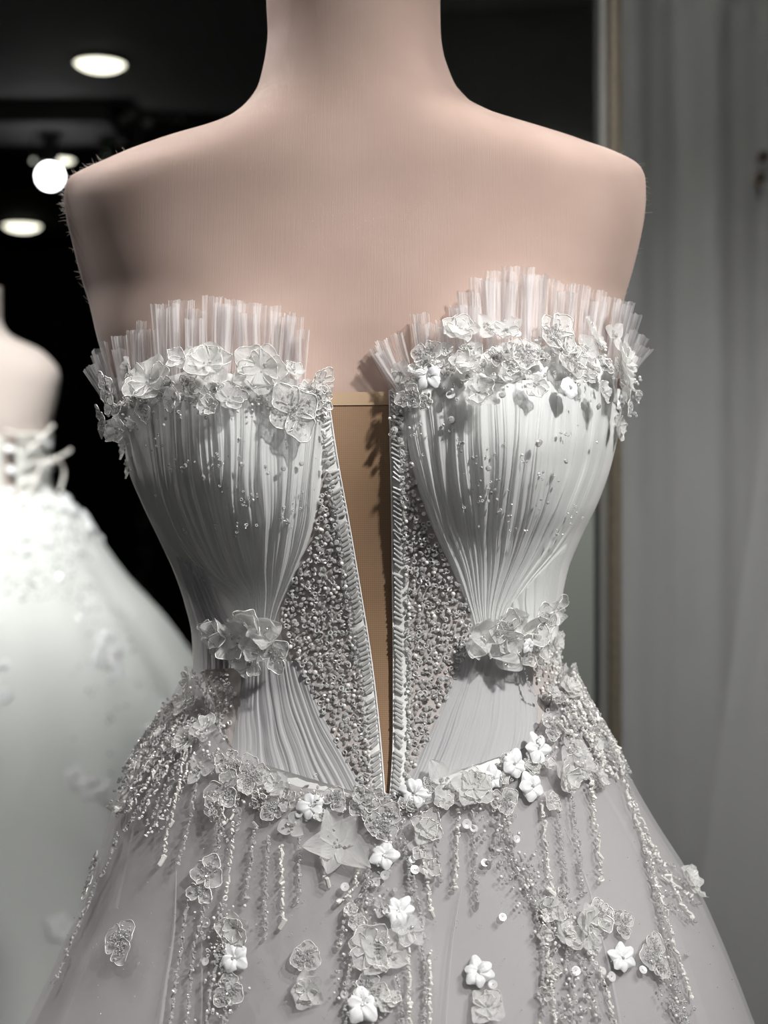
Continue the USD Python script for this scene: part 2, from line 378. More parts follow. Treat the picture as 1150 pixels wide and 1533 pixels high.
def ceiling_lamp(u, v_, zc, r_px, label):
    y = (zc - ZC) * FPX / (VC - v_); R = r_px / FPX * y
    x = (u - UC) / FPX * y
    t = thing('ceiling_light', label, 'ceiling light', (x, y, zc), 'round ceiling lights')
    a = np.linspace(0, np.pi / 2, 9)
    obj('diffuser', lathe([(R * np.cos(k), -.40 * R * np.sin(k)) for k in a], 40), M['lamp'], t)
    obj('rim', lathe([(R * 1.0, 0.0), (R * 1.0, -.012), (R * 1.03, -.014), (R * 1.05, -.008), (R * 1.05, 0)], 40), M['lampring'], t)
ceiling_lamp(150, 92, 2.70, 37, 'large round glowing ceiling light nearest the mannequin, on the pale ceiling')
ceiling_lamp(92, 237, 2.765, 19, 'round glowing ceiling light partly hidden behind the hanging spotlight')
ceiling_lamp(33, 336, 2.765, 27, 'lowest round ceiling light, glowing alone against the black')

def spotlight():
    y = 6.0; c = ray(75, 264, y); R = 18.5 / FPX * y
    t = thing('track_spotlight', 'white-hot globe spotlight hanging from a short stem beside the mannequin shoulder', 'spotlight', (c[0], c[1], 2.614))
    dz = c[2] - 2.614
    obj('bulb', (ICO_S[0] * R + [0, 0, dz], ICO_S[1]), M['bulb'], t)
    prof_ = [(0.0, dz + R * 3.2), (R * .45, dz + R * 3.2), (R * .62, dz + R * 2.6), (R * .72, dz + R * .9), (R * .66, dz + R * .9), (R * .5, dz + R * 2.4), (0, dz + R * 2.5)]
    obj('housing', lathe(prof_, 24), M['darkmetal'], t, smooth=40)
    obj('stem', tube([[0, 0, dz + R * 3.1], [0, 0, -.02]], .008, 8), M['darkmetal'], t)
    obj('mount', bevel_box((-.05, -.02, -.03), (.05, .02, 0), .005), M['darkmetal'], t, smooth=False)
    c2 = ray(50, 241, 6.0); r2 = 3.0 / FPX * 6.0
    t2 = thing('pin_spotlight', 'tiny dim lamp just above the white globe spotlight', 'spotlight', (c2[0], c2[1], 2.614))
    d2 = c2[2] - 2.614
    obj('bulb', (ICO_S[0] * r2 + [0, 0, d2], ICO_S[1]), M['dim'], t2)
    obj('stem', tube([[0, 0, d2 + r2 * .8], [0, 0, 0]], .003, 6), M['darkmetal'], t2)
_s = trimesh.creation.icosphere(3); ICO_S = (np.array(_s.vertices), np.array(_s.faces))
spotlight()

# a dark rail with a vine and pale blossoms, far back in the gloom
def vine(u0, v0, u1, v1, y, label, blossoms):
    t = thing('hanging_vine', label, 'hanging plant')
    n = 18 if v1 - v0 < 300 else 60; pts = ray(np.linspace(u0, u1, n) + 3 * np.sin(np.arange(n) * 1.1), np.linspace(v0, v1, n), y)
    obj('stem', tube(pts, .006, 6), M['vine'], t)
    mb = MB()
    for p in pts[1:]:
        for k in range(3):
            pv, pf = petal(.05, .018, cup=.2, nr=4, nc=5); R = rot_rand(rng)
            mb.add(pv @ R.T + p, pf)
    obj('foliage', mb.get(), M['vine'], t, kind='stuff')
    for (bu, bv, br) in blossoms:
        mb = MB(); c = ray(bu, bv, y - .03)
        for k in range(6):
            pv, pf = petal(br / FPX * y, br * .6 / FPX * y, cup=.5, nr=4, nc=5)
            a = k * np.pi / 3; R = np.array([[np.cos(a), -np.sin(a), 0], [0, 0, -1], [np.sin(a), np.cos(a), 0]])
            mb.add(pv @ R.T + c, pf)
        obj('blossom', mb.get(), M['blossom'], t)

# ------------------------------------------------------------------ petals
def petal(L, W, cup=.3, tip=1.0, r0=.0, ruffle=0.0, nr=8, nc=9, seed=0, lift=.25, point=0.0):
    """A petal along +x from r0*L to L, half width W, curling up along +z."""
    t = np.linspace(0, 1, nr)[:, None]; s = np.linspace(-1, 1, nc)[None]
    if point > 1.5:
        w = W * (1 - t) ** .8 * (.3 + .7 * np.clip(t * 3.5, 0, 1)) + W * .02
        x = L * (r0 + (1 - r0) * t) + 0 * s
    elif point > 0:
        w = W * np.sin(np.pi * np.clip(t, 0, 1) ** .8) ** .8 + W * .04
        x = L * (r0 + (1 - r0) * t) + 0 * s
    else:
        w = W * (np.sin(np.pi * (.06 + .72 * t ** 1.05)) ** .7)
        x = L * (r0 + (1 - r0) * (t * (1 - .34 * tip * s ** 2 * t)))
    y = w * s
    z = L * (lift * t ** 1.6) + cup * W * (s ** 2) * np.sin(np.pi * np.clip(t * .9 + .1, 0, 1))
    g = np.random.default_rng(seed)
    if ruffle:
        ph = g.uniform(0, 6.28, 3)
        z = z + ruffle * L * t ** 2 * (np.sin(s * 4 + ph[0]) * .6 + np.sin(s * 7 + ph[1]) * .4 + .5 * np.sin(t * 5 + ph[2]))
    v = np.stack([x + 0 * y, y, z + 0 * y], -1).reshape(-1, 3)
    return v, grid_faces(nr, nc)
def petal_edge(v, nr, nc):
    g = v.reshape(nr, nc, 3)
    return np.vstack([g[1:, 0], g[-1, 1:-1], g[1:, -1][::-1]])
def petal_uv(n, f, k):
    nc = int(f[0][3] - f[0][0]); nr = n // nc
    S, T = np.meshgrid(np.linspace(0, 1, nc) + .37 * k, np.linspace(0, 1, nr) + .21 * k)
    return np.stack([S, T], -1).reshape(-1, 2)
def puff(L, W, H, nr=7, nc=7):
    """A plump satin petal with a crease down its middle."""
    t = np.linspace(0, 1, nr)[:, None]; s = np.linspace(-1, 1, nc)[None]
    w = W * np.sin(np.pi * (.07 + .70 * t)) ** .6
    x = L * (t * (1 - .32 * s ** 2 * t))
    z = H * np.sqrt(np.maximum(1 - s ** 2, 0)) * np.sin(np.pi * np.clip(t * .85 + .1, 0, 1)) ** .6 - H * .55 * np.exp(-(s / .25) ** 2) * (1 - .6 * t)
    v = np.stack([x, w * s, z + 0 * x], -1).reshape(-1, 3)
    return v, grid_faces(nr, nc)
def rz(a): return np.array([[np.cos(a), -np.sin(a), 0], [np.sin(a), np.cos(a), 0], [0, 0, 1]])
vine(165, 158, 163, 245, 6.05, 'dark thin vine hanging straight down far behind the shoulder', [])
vine(180, 165, 345, 190, 6.05, 'dark garland with pale blossoms strung along the gloom behind the shoulder', [(186, 180, 8), (198, 172, 10), (222, 184, 9), (243, 176, 4), (258, 179, 4), (272, 180, 4)])
vine(206, 185, 218, 1000, 6.4, 'dark vine hanging in the black gap between the two dresses', [])

# mirror: a narrow standing glass, turned, its left edge behind the mannequin
def mirror():
    R0 = np.array([(920 - UC) / FPX * 1.9, 1.9, 0.0]); d = np.array([-.777, -.629, 0]); n = np.array([.629, -.777, 0])
    t = thing('standing_mirror', 'tall standing mirror with a gold glitter frame behind the mannequin', 'mirror')
    zt, wd = 1.900, .46
    def bar(a0, a1, z0, z1, d0, d1, r=.003):
        v, f = bevel_box((a0, d0, z0), (a1, d1, z1), r)
        return R0 + v[:, :1] * d + v[:, 1:2] * n + v[:, 2:] * [0, 0, 1], f
    # along: 0 = right edge, growing to the left
    for (a0, a1, z0, z1) in ((0, .019, .02, zt), (wd - .019, wd, .02, zt), (.019, wd - .019, zt - .019, zt), (.019, wd - .019, .02, .039)):
        obj('frame_bar', bar(a0, a1, z0, z1, -.012, .016), M['gold'], t, smooth=False)
    for (a0, a1, z0, z1) in ((.019, .034, .039, zt - .019), (wd - .034, wd - .019, .039, zt - .019), (.034, wd - .034, zt - .034, zt - .019), (.034, wd - .034, .039, .054)):
        obj('inner_frame', bar(a0, a1, z0, z1, -.012, .008), M['frame'], t, smooth=False)
    obj('glass', bar(.034, wd - .034, .054, zt - .034, -.008, .0, .0015), M['mirror'], t, smooth=False)
    obj('glass_bevel', bar(.034, .0385, .054, zt - .034, -.007, .0035, .0008), M['darkmetal'], t, smooth=False)
    obj('backing', bar(.004, wd - .004, .02, zt - .004, -.022, -.012), M['darkmetal'], t, smooth=False)
mirror()

# grey curtains on the right
def curtain(name_label, x0, x1, y, amp, seed, m, slant=0.0, top=2.68, bot=.01, n=260):
    g = np.random.default_rng(seed)
    x = np.linspace(0, 1, n); zs = np.linspace(bot, top, 40)
    ph = g.uniform(0, 6.28, 5)
    w = (x1 - x0)
    fold = .5 * np.sin(x * w * 38 + ph[0]) + .3 * np.sin(x * w * 61 + ph[1]) + .35 * np.sin(x * w * 17 + ph[2]) + .12 * np.sin(x * w * 140 + ph[3])
    X, Z = np.meshgrid(x, zs)
    k = .75 + .25 * (Z - bot) / (top - bot)
    Xw = x0 + w * X + slant * (1 - X) * (Z - 1.0)
    Y = y + amp * fold[None] * k + .004 * np.sin(Z * 3 + X * 9)
    v = np.stack([Xw, Y, Z], -1).reshape(-1, 3)
    f = grid_faces(len(zs), n)
    back = v + [0, .004, 0]
    t = thing('curtain', name_label, 'curtain')
    mb = MB(); mb.add(v, f); mb.add(back, f[:, ::-1])
    obj('curtain_cloth', mb.get(), m, t)
    obj('curtain_rail', tube([[x0, y, top + .01], [x1, y, top + .01]], .009, 10), M['frame'], t)
curtain('plain grey curtain hanging in soft folds behind the gold-framed mirror', .28, 1.55, 2.28, .012, 3, M['curtain'])
curtain('paler grey curtain edge slanting down at the far lower right', (.586), 1.5, 2.252, .003, 5, M['curtain_b'], slant=.1316)
for (u, v_, r, lab) in ((1142, 235, 9.0, 'upper of the two small dark wooden pegs on the grey curtain'), (1137, 266, 8.0, 'lower of the two small dark wooden pegs, with a brown shank')):
    y = 2.264; c = ray(u, v_, y); s = r / FPX * y
    t = thing('wooden_peg', lab, 'peg', c)
    rx = np.array([[1, 0, 0], [0, 0, -1], [0, 1, 0]])
    v, f = lathe([(0, .008), (s * .6, .0078), (s, .006), (s * .95, .003), (s * .45, .001), (s * .4, -.012), (0, -.012)], 20)
    obj('knob', (v @ rx.T, f), M['wood'], t)
    if v_ > 250: obj('plate', (lathe([(0, .004), (s * .8, .003), (s * .85, 0), (0, 0)], 20)[0] @ rx.T + [0, .004, -s * .7], lathe([(0, .004), (s * .8, .003), (s * .85, 0), (0, 0)], 20)[1]), M['netband'], t)

# ------------------------------------------------------------------ the dress form
def around(zs, nth, off=0.0, th0=0.0, th1=2 * np.pi, closed=True):
    """Rings round the body: angle 0 = right side plane, pi/2 = front."""
    th = np.linspace(th0, th1, nth, endpoint=not closed)
    Z, T = np.meshgrid(zs, th, indexing='ij')
    c, a, F, B, n = prof(Z)
    C = np.cos(T); S = np.sin(T)
    x = c + (a) * C
    fy = front(x, Z)
    by = YC + B * np.maximum(1 - np.abs(C) ** n, 0) ** (1 / n)
    y = np.where(S >= 0, fy, by)
    p = np.stack([x, y, Z], -1)
    if off is not None and np.any(np.asarray(off) != 0):
        p = offset_grid(p, off, closed)
    return p
def side_taper(nth, th0, th1, back, front_):
    th = np.linspace(th0, th1, nth); k = np.clip(np.sin(th) / .35, 0, 1)
    return (back * (1 - k) + front_ * k)[None]
def offset_grid(p, off, closed=True):
    du = (np.roll(p, -1, 1) - np.roll(p, 1, 1)) if closed else np.gradient(p, axis=1)
    dv = np.gradient(p, axis=0)
    n = np.cross(du, dv); L = np.linalg.norm(n, axis=-1, keepdims=True); n = n / np.maximum(L, 1e-12)
    c = np.stack([p[..., 0].mean(1), np.full(p.shape[0], YC), p[..., 2].mean(1)], -1)[:, None]
    flip = np.sign(np.sum(n * (p - c), -1).mean())
    return p + n * flip * (off[..., None] if np.ndim(off) else off)

form = thing('dress_form', 'pale pink jersey-covered mannequin torso wearing the nearest white gown', 'mannequin')
zs = np.concatenate([np.linspace(vz(1330), vz(420), 110), np.linspace(vz(418), vz(150), 170), np.linspace(vz(148), vz(-150), 40)])
p = around(zs, 220)
nr, nc = p.shape[:2]
v = p.reshape(-1, 3); f = grid_faces(nr, nc, True)
v = np.vstack([v, [p[0].mean(0)], [p[-1].mean(0) + [0, 0, .006]]])
i = np.arange(nc); j = (i + 1) % nc
f = np.vstack([f[:, [0, 1, 2]], f[:, [0, 2, 3]], np.stack([j, i, np.full(nc, len(v) - 2)], 1), np.stack([(nr - 1) * nc + i, (nr - 1) * nc + j, np.full(nc, len(v) - 1)], 1)])
obj('torso', (v, f), M['jersey'], form)
cx = float(p[0].mean(0)[0]); zb = float(p[0][0, 2])
obj('neck_cap', (lathe([(.0, .012), (.03, .011), (.052, .004), (.056, -.002), (0, -.002)], 40)[0] + [float(p[-1].mean(0)[0]), YC, zs[-1] + .008], lathe([(.0, .012), (.03, .011), (.052, .004), (.056, -.002), (0, -.002)], 40)[1]), M['wood'], form)
obj('stand_pole', tube([[cx, YC, .02], [cx, YC, zb + .02]], .014, 16), M['steel'], form)
obj('stand_base', (lathe([(0, .02), (.02, .02), (.16, .012), (.17, .006), (.17, 0), (0, 0)], 40)[0] + [cx, YC, 0], lathe([(0, .02), (.02, .02), (.16, .012), (.17, .006), (.17, 0), (0, 0)], 40)[1]), M['steel'], form)
# stray fibres of the worn jersey along the shoulder edge
mb = MB()
for k in range(150):
    z = float(vz(rng.choice([rng.uniform(225, 320), rng.uniform(225, 470)])))
    c, a, *_ = prof(z); sd = -1 if rng.random() < .8 else 1
    p0 = np.array([c + sd * a * .999, YC + rng.uniform(-.004, .004), z])
    d = np.array([sd, rng.uniform(-.7, .3), rng.uniform(-.5, .8)]); d /= np.linalg.norm(d)
    L = rng.uniform(.001, .0042); b = rng.normal(size=3) * .0012
    mb.add(*tube([p0, p0 + d * L * .5 + b * .4, p0 + d * L + b], [.00011, .00009, .00005], 3, False))
obj('lint_fuzz', mb.get(), M['fuzz'], form, kind='stuff', label='stray white fibres along the shoulder edge')

# ------------------------------------------------------------------ the gown
gown = thing('wedding_dress', 'strapless white beaded tulle wedding dress with a deep plunge, on the nearest mannequin', 'dress')
PX = .86 / FPX                                     # metres per photograph pixel on the bust

GL = [(492, 588), (505, 680), (523, 780), (540, 880), (556, 980), (568, 1080), (577, 1190)]
GR = [(582, 584), (584, 680), (586, 780), (587, 900), (588, 1000), (588, 1090), (583, 1190)]
WAIST = [(296, 1000), (318, 1060), (345, 1115), (395, 1160), (450, 1180), (560, 1196), (610, 1188), (690, 1172), (750, 1150), (790, 1110), (815, 1060), (838, 985)]
def waist_v(u):
    w = np.array(WAIST, float); return np.interp(u, w[:, 0], w[:, 1])

def sheet(left, right, nr, nc, off, name, m, uvmode=None, parent=None, t0=0, t1=1, offs=None, **kw):
    t = np.linspace(t0, t1, nr); s = np.linspace(0, 1, nc)
    A, B = pl(left, t), pl(right, t)
    uvp = A[:, None] * (1 - s)[None, :, None] + B[:, None] * s[None, :, None]
    o = off if offs is None else off + offs(s, t)
    p = P(uvp[..., 0], uvp[..., 1], o)
    S, T = np.meshgrid(s, t)
    return obj(name, (p.reshape(-1, 3), grid_faces(nr, nc)), m, parent or gown, uv=np.stack([S, T], -1).reshape(-1, 2), **kw)

# shell under the drapes, each side of the plunge, and round the back
LS = [(int(SIL[np.argmin(abs(SIL[:, 0] - v_)), 1]) + 1, v_) for v_ in (560, 650, 750, 850, 950, 1000)] + [(300, 1075), (345, 1130)]
LS = [(168, 565)] + LS[1:]
RS = [(922, 560)] + [(int(SIL[np.argmin(abs(SIL[:, 0] - v_)), 2]) - 1, v_) for v_ in (650, 750, 850, 950, 1000)] + [(832, 1075), (800, 1130)]
sheet(LS + [(400, 1200)], [(u - 3, v_) for u, v_ in GL], 130, 120, .003, 'bodice_panel', M['shell'])
sheet([(u + 3, v_) for u, v_ in GR], RS + [(760, 1200)], 130, 120, .003, 'bodice_panel', M['shell'])
sheet([(474, 690), (455, 800), (425, 880), (418, 930), (440, 1000), (495, 1110), (552, 1196)], [(u - 6, v_) for u, v_ in GL[1:]], 90, 24, .0042, 'beaded_ground', M['beadnet'], label='net ground of the beaded panel')
sheet([(u + 6, v_) for u, v_ in GR[1:]], [(616, 670), (640, 770), (690, 880), (705, 930), (695, 985), (645, 1105), (604, 1190)], 90, 24, .0042, 'beaded_ground', M['beadnet'], label='net ground of the beaded panel')
sheet([(300, 1003), (322, 1060), (346, 1118)], [(372, 985), (364, 1050), (352, 1120)], 30, 14, .0042, 'beaded_ground', M['beadnet'], label='net ground of the beaded panel')
sheet([(780, 970), (796, 1030), (800, 1090)], [(832, 985), (826, 1050), (806, 1105)], 30, 14, .0042, 'beaded_ground', M['beadnet'], label='net ground of the beaded panel')
CUP_L = ([(184, 580), (192, 660), (205, 730), (236, 800), (284, 858), (345, 904)], [(488, 582), (484, 680), (476, 760), (462, 810), (442, 860), (420, 906)])
CUP_R = ([(602, 576), (610, 660), (620, 710), (648, 790), (680, 860), (698, 902)], [(920, 560), (916, 640), (907, 690), (882, 755), (840, 820), (784, 882)])
for A_, B_ in (CUP_L, CUP_R):
    sheet(A_, B_, 80, 80, .0045, 'cup_lining', M['shell'], label='white lining under a draped cup')
bp = around(np.linspace(vz(1060), vz(585), 60), 130, side_taper(130, np.pi * .80, np.pi * 2.20, .0042, .0002), np.pi * .80, 2 * np.pi + .20 * np.pi, closed=False)
obj('bodice_back', (bp.reshape(-1, 3), grid_faces(60, 130)), M['shell'], gown, label='white lace back of the bodice')
# tan net filling the plunge
sheet([(u - 5, v_) for u, v_ in [(494, 596)] + GL[1:]], [(u + 5, v_) for u, v_ in [(582, 594)] + GR[1:]], 80, 30, .0022, 'illusion_panel', M['net'], label='tan net filling the plunge')
sheet([(490, 588), (494, 607)], [(586, 586), (586, 606)], 6, 24, .0030, 'panel_binding', M['netband'], label='tan binding along the top of the net')

# ---- draped tulle
def pleat_profile(n, seed, sharp=1.0):
    g = np.random.default_rng(seed)
    w = g.uniform(.45, 1.6, n); e = np.concatenate([[0], np.cumsum(w)]); e /= e[-1]
    hgt = g.uniform(.35, 1.0, n); sk = g.uniform(.25, .75, n)
    def fn(s):
        k = np.clip(np.searchsorted(e, s, 'right') - 1, 0, n - 1)
        x = (s - e[k]) / (e[k + 1] - e[k])
        a = np.where(x < sk[k], x / sk[k], (1 - x) / (1 - sk[k]))
        return hgt[k] * np.sin(a * np.pi / 2) ** (1.3 * sharp)
    return fn
def drape(left, right, off, amp, n, seed, m, nr=110, nc=420, gather=0, taper=None, label=None):
    f1, f2, f3 = pleat_profile(n, seed), pleat_profile(int(n * 2.1), seed + 1), pleat_profile(int(n * 5), seed + 2)
    def offs(s, t):
        S, T = np.meshgrid(s, t)
        wob = .010 * np.sin(T * 5 + seed) * np.sin(np.pi * S) + .006 * np.sin(T * 11 + S * 17)
        q = np.clip(S + wob, 0, 1)
        h = f1(q) + .38 * f2(np.clip(q + .012 * np.sin(T * 6), 0, 1)) + .13 * f3(q)
        w = taper(T) if taper else 1.0
        return amp * w * h * np.clip(np.minimum(S, 1 - S) / .02, 0, 1) ** .5
    return sheet(left, right, nr, nc, off, 'draped_tulle', m, offs=offs, label=label)
UL_L = [(186, 586), (195, 660), (208, 730), (238, 800), (286, 858), (340, 895), (356, 925), (362, 938)]
UL_R = [(486, 588), (482, 680), (474, 760), (460, 810), (440, 860), (420, 905), (412, 928), (408, 938)]
UR_L = [(604, 582), (611, 660), (622, 710), (650, 790), (682, 860), (696, 898), (706, 925), (710, 940)]
UR_R = [(919, 566), (914, 640), (905, 690), (880, 755), (838, 820), (788, 880), (762, 922), (758, 938)]
drape(UL_L, UL_R, .006, .0040, 13, 11, M['drape'], taper=lambda T: .75 + .5 * np.sin(np.pi * T) - .35 * T, label='pleated tulle over the cup on the shaded side')
drape(UR_L, UR_R, .006, .0038, 13, 23, M['drape'], taper=lambda T: .75 + .5 * np.sin(np.pi * T) - .35 * T, label='pleated tulle over the brightly lit cup')
LL_L = [(366, 990), (360, 1040), (352, 1085), (347, 1130)]
LL_R = [(455, 990), (480, 1060), (515, 1130), (553, 1192)]
LR_L = [(692, 965), (672, 1030), (640, 1105), (606, 1180)]
LR_R = [(786, 975), (800, 1030), (806, 1070), (800, 1115)]
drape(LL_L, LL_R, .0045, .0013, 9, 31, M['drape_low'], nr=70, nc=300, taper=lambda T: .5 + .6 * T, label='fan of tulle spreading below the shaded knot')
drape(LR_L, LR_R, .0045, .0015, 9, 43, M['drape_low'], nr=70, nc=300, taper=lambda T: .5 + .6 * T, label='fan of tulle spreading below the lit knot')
# soft tulle wings at the sides of the waist
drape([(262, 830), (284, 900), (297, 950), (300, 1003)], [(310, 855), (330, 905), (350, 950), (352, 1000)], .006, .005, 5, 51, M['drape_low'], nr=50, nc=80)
drape([(764, 905), (772, 935), (785, 968)], [(850, 815), (835, 880), (829, 968)], .006, .004, 4, 53, M['drape'], nr=50, nc=80)

# ---- ruffles standing above the band
LEFT_PLEATS = [(158, 16, 134, 22, 548, 590), (165, 14, 146, 18, 524), (174, 14, 160, 20, 510), (188, 16, 178, 22, 502), (202, 16, 200, 20, 494), (208, 14, 212, 14, 481), (228, 22, 224, 24, 492), (250, 26, 247, 40, 455), (272, 26, 272, 36, 450), (292, 24, 294, 30, 462),
               (314, 20, 318, 28, 443), (332, 20, 334, 24, 452), (350, 22, 352, 28, 447), (372, 26, 374, 36, 456), (396, 26, 400, 38, 458), (420, 22, 424, 34, 465), (438, 18, 441, 26, 472), (448, 14, 453, 20, 496)]
RIGHT_PLEATS = [(598, 14, 564, 24, 520), (606, 14, 572, 22, 506), (618, 12, 594, 16, 498), (640, 16, 628, 26, 468), (652, 14, 648, 12, 486), (672, 18, 664, 22, 478), (690, 20, 686, 26, 462), (704, 22, 702, 34, 436), (724, 24, 722, 38, 416), (748, 26, 748, 44, 406), (772, 26, 776, 46, 399), (796, 22, 800, 34, 410),
                (816, 20, 822, 32, 418), (838, 20, 846, 30, 424), (858, 20, 868, 32, 428), (878, 20, 892, 32, 436), (898, 18, 914, 30, 444), (914, 16, 936, 28, 452), (926, 12, 948, 26, 470), (932, 12, 958, 30, 500), (936, 10, 950, 26, 530)]
LBASE = [(150, 600), (170, 590), (200, 580), (300, 572), (400, 574), (455, 590)]
RBASE = [(590, 596), (640, 578), (700, 552), (760, 542), (850, 536), (930, 562), (940, 592)]
def ruffle(pleats, base, label, seed):
    g = np.random.default_rng(seed)
    r = part(gown, 'ruffle'); tag(stage.GetPrimAtPath(r), label)
    b = np.array(base, float)
    for k, row in enumerate(pleats):
        bu, bw, tu, tw, tv = row[:5]
        bv = row[5] if len(row) > 5 else float(np.interp(bu, b[:, 0], b[:, 1]))
        for layer in range(2 if k % 2 else 1):
            nr, nc = 16, 22
            s = np.linspace(-1, 1, nc)[None]; t = np.linspace(0, 1, nr)[:, None]
            ju, jw, jv = (0, 1, 0) if layer == 0 else (g.uniform(-7, 7), g.uniform(.7, 1.3), g.uniform(3, 22))
            rag = 3.0 * np.cumsum(g.normal(size=nc))[None] * .16 + g.uniform(-1.2, 1.2, (1, nc))
            cu = bu + (tu + ju - bu) * t; cv = bv + (tv + jv - bv) * t
            w = (bw * (1 - t) + tw * jw * t) * .56
            du, dv = tu - bu, tv - bv; L = math.hypot(du, dv)
            px, py = -dv / L, du / L
            U = cu + px * w * s + (du / L) * rag * t ** 3; V = cv + py * w * s + (dv / L) * rag * t ** 3
            y0 = yhit(np.clip(cu, 175, 918), cv)
            yy = np.broadcast_to(y0, U.shape)
            if tu < 170 or tu > 925: yy = np.broadcast_to(yhit(np.clip(bu, 175, 918), bv), U.shape) * (1 - .0 * t)
            fold = (.0022 + .002 * layer) * np.sin(s * g.uniform(3.5, 7) + g.uniform(0, 6)) + .0009 * np.sin(s * 17 + g.uniform(0, 6))
            o = .0045 + .0055 * t + fold * (.4 + t) + (k % 3) * .0012 + layer * .0022
            p = ray(U, V, yy - o)
            S, T = np.meshgrid((s[0] + 1) / 2 * (tw / 40) + k * 1.7 + layer * .83, t[:, 0])
            obj('pleat', (p.reshape(-1, 3), grid_faces(nr, nc)), M['ruffle'], r, uv=np.stack([S, T], -1).reshape(-1, 2))
ruffle(LEFT_PLEATS, LBASE, 'upright tulle ruffle above the shaded cup', 101)
ruffle(RIGHT_PLEATS, RBASE, 'upright tulle ruffle above the lit cup', 102)
# soft lace bands the flowers are sewn to
def band(path, w, label):
    t = np.linspace(0, 1, 90); c = pl(path, t); s = np.linspace(-1, 1, 16)
    U = c[:, :1] + 0 * s; V = c[:, 1:] + w * s[None] * (1 + .12 * np.sin(t * 40))[:, None]
    o = .006 + .003 * np.sqrt(np.maximum(1 - s ** 2, 0))[None] + .0014 * np.sin(t * 75)[:, None] * np.cos(s * 5)[None] + .001 * np.sin(t * 131)[:, None]
    p = P(U, V, o)
    obj('lace_band', (p.reshape(-1, 3), grid_faces(90, 16)), M['shell'], gown, label=label)
band([(165, 600), (200, 590), (300, 580), (400, 585), (490, 610)], 22, 'lace band along the shaded cup')
band([(592, 600), (650, 575), (720, 552), (800, 545), (880, 550), (924, 580)], 24, 'lace band along the lit cup')

# ---- plunge edges: padded bands set with slanting glass bugles
def edge_band(path, w, sgn, label):
    e = part(gown, 'plunge_trim'); tag(stage.GetPrimAtPath(e), label)
    t = np.linspace(0, 1, 140); c = pl(path, t); s = np.linspace(0, 1, 12)
    U = c[:, :1] + sgn * w * s[None]; V = c[:, 1:] + 0 * s
    o = .0035 + .0024 * np.sin(np.pi * np.clip(s, .02, .98)) ** .5
    obj('trim_band', (P(U, V, o[None]).reshape(-1, 3), grid_faces(140, 12)), M['trim'], e)
    obj('piping', tube(P(c[:, 0] + sgn * 1.0, c[:, 1], .0052), .00055, 6), M['satin'], e)
    n = 84
    for k in range(n):
        tt = (k + .5) / n; q = pl(path, np.array([tt]))[0]
        if k % 11 in (4, 8) and rng.random() < .5: continue
        ang = math.radians(-34 + rng.normal() * 7) * (-sgn)
        L = w * .60 * rng.uniform(.85, 1.1); mu = q[0] + sgn * w * .36; mv = q[1]
        a = P(mu - math.cos(ang) * L / 2 * 1.0, mv - math.sin(ang) * L / 2, .0066); b_ = P(mu + math.cos(ang) * L / 2, mv + math.sin(ang) * L / 2, .0072)
        ax = (b_ - a); LL = np.linalg.norm(ax); ax /= LL
        x = np.cross(ax, [0, 1, 0]); x /= np.linalg.norm(x); yv = np.cross(ax, x)
        r = .0010
        vv = BUG[0] * [r, r, LL / 2]
        obj('bugle_bead', (vv @ np.stack([x, yv, ax]) + (a + b_) / 2, BUG[1]), M['bugle'], e, smooth=False)
edge_band(GL, 27, -1, 'beaded band edging the plunge on the shaded side')
edge_band(GR, 26, 1, 'beaded band edging the plunge on the lit side')

# ---- scattered beadwork
def inside(pts, poly):
    x, y = pts[:, 0], pts[:, 1]; poly = np.asarray(poly, float); r = np.zeros(len(pts), bool); n = len(poly)
    for i in range(n):
        x0, y0 = poly[i]; x1, y1 = poly[(i + 1) % n]
        c = ((y0 > y) != (y1 > y)) & (x < (x1 - x0) * (y - y0) / (y1 - y0 + 1e-12) + x0)
        r ^= c
    return r
def scatter(poly, step, seed, jitter=.42):
    g = np.random.default_rng(seed); poly = np.asarray(poly, float); lo, hi = poly.min(0), poly.max(0)
    xs = np.arange(lo[0], hi[0], step); ys = np.arange(lo[1], hi[1], step * .87)
    X, Y = np.meshgrid(xs, ys); X = X + (np.arange(len(ys)) % 2)[:, None] * step / 2
    q = np.stack([X.ravel(), Y.ravel()], 1) + g.uniform(-jitter, jitter, (X.size, 2)) * step
    return q[inside(q, poly)]
def beadwork(pts, mixw, r0, r1, off, name, seed, parent=None, mats=('crystal', 'pearl', 'bugle'), **kw):
    """Beads sewn at pixel points: faceted crystals, rings and seed beads; one stuff mesh per material."""
    g = np.random.default_rng(seed)
    if not len(pts): return
    pp, nn_ = PN(pts[:, 0], pts[:, 1], 0.0)
    mbs = {m: MB() for m in mats}
    for c, nv, (u, v_) in zip(pp, nn_, pts):
        k = g.choice(3, p=mixw); r = g.uniform(r0, r1); R = rot_rand(g)
        o = nv * (off + g.uniform(0, .0012))
        if k == 0: V, F, m = GEM[0] * r * 1.05, GEM[1], mats[0]
        elif k == 1: V, F, m = ICO[1][0] * r * .8, ICO[1][1], mats[1]
        else:
            V, F, m = RING[0] * r, RING[1], mats[2]
            tilt = .5 * g.normal(size=2); R = np.array([[1, 0, 0], [0, 0, -1], [0, 1, 0]]) @ np.array([[1, 0, tilt[0]], [0, 1, tilt[1]], [-tilt[0], -tilt[1], 1]])
        mbs[m].add(V @ R.T + c + o, F)
    for m in mats:
        if mbs[m].n: obj(name, mbs[m].get(), M[m], parent or gown, smooth=False if m != 'pearl' else True, kind='stuff', **kw)
LPANEL = [(478, 730), (492, 705), (505, 760), (530, 900), (548, 1040), (558, 1188), (548, 1188), (505, 1110), (455, 1000), (430, 950), (425, 905), (445, 855), (466, 800)]
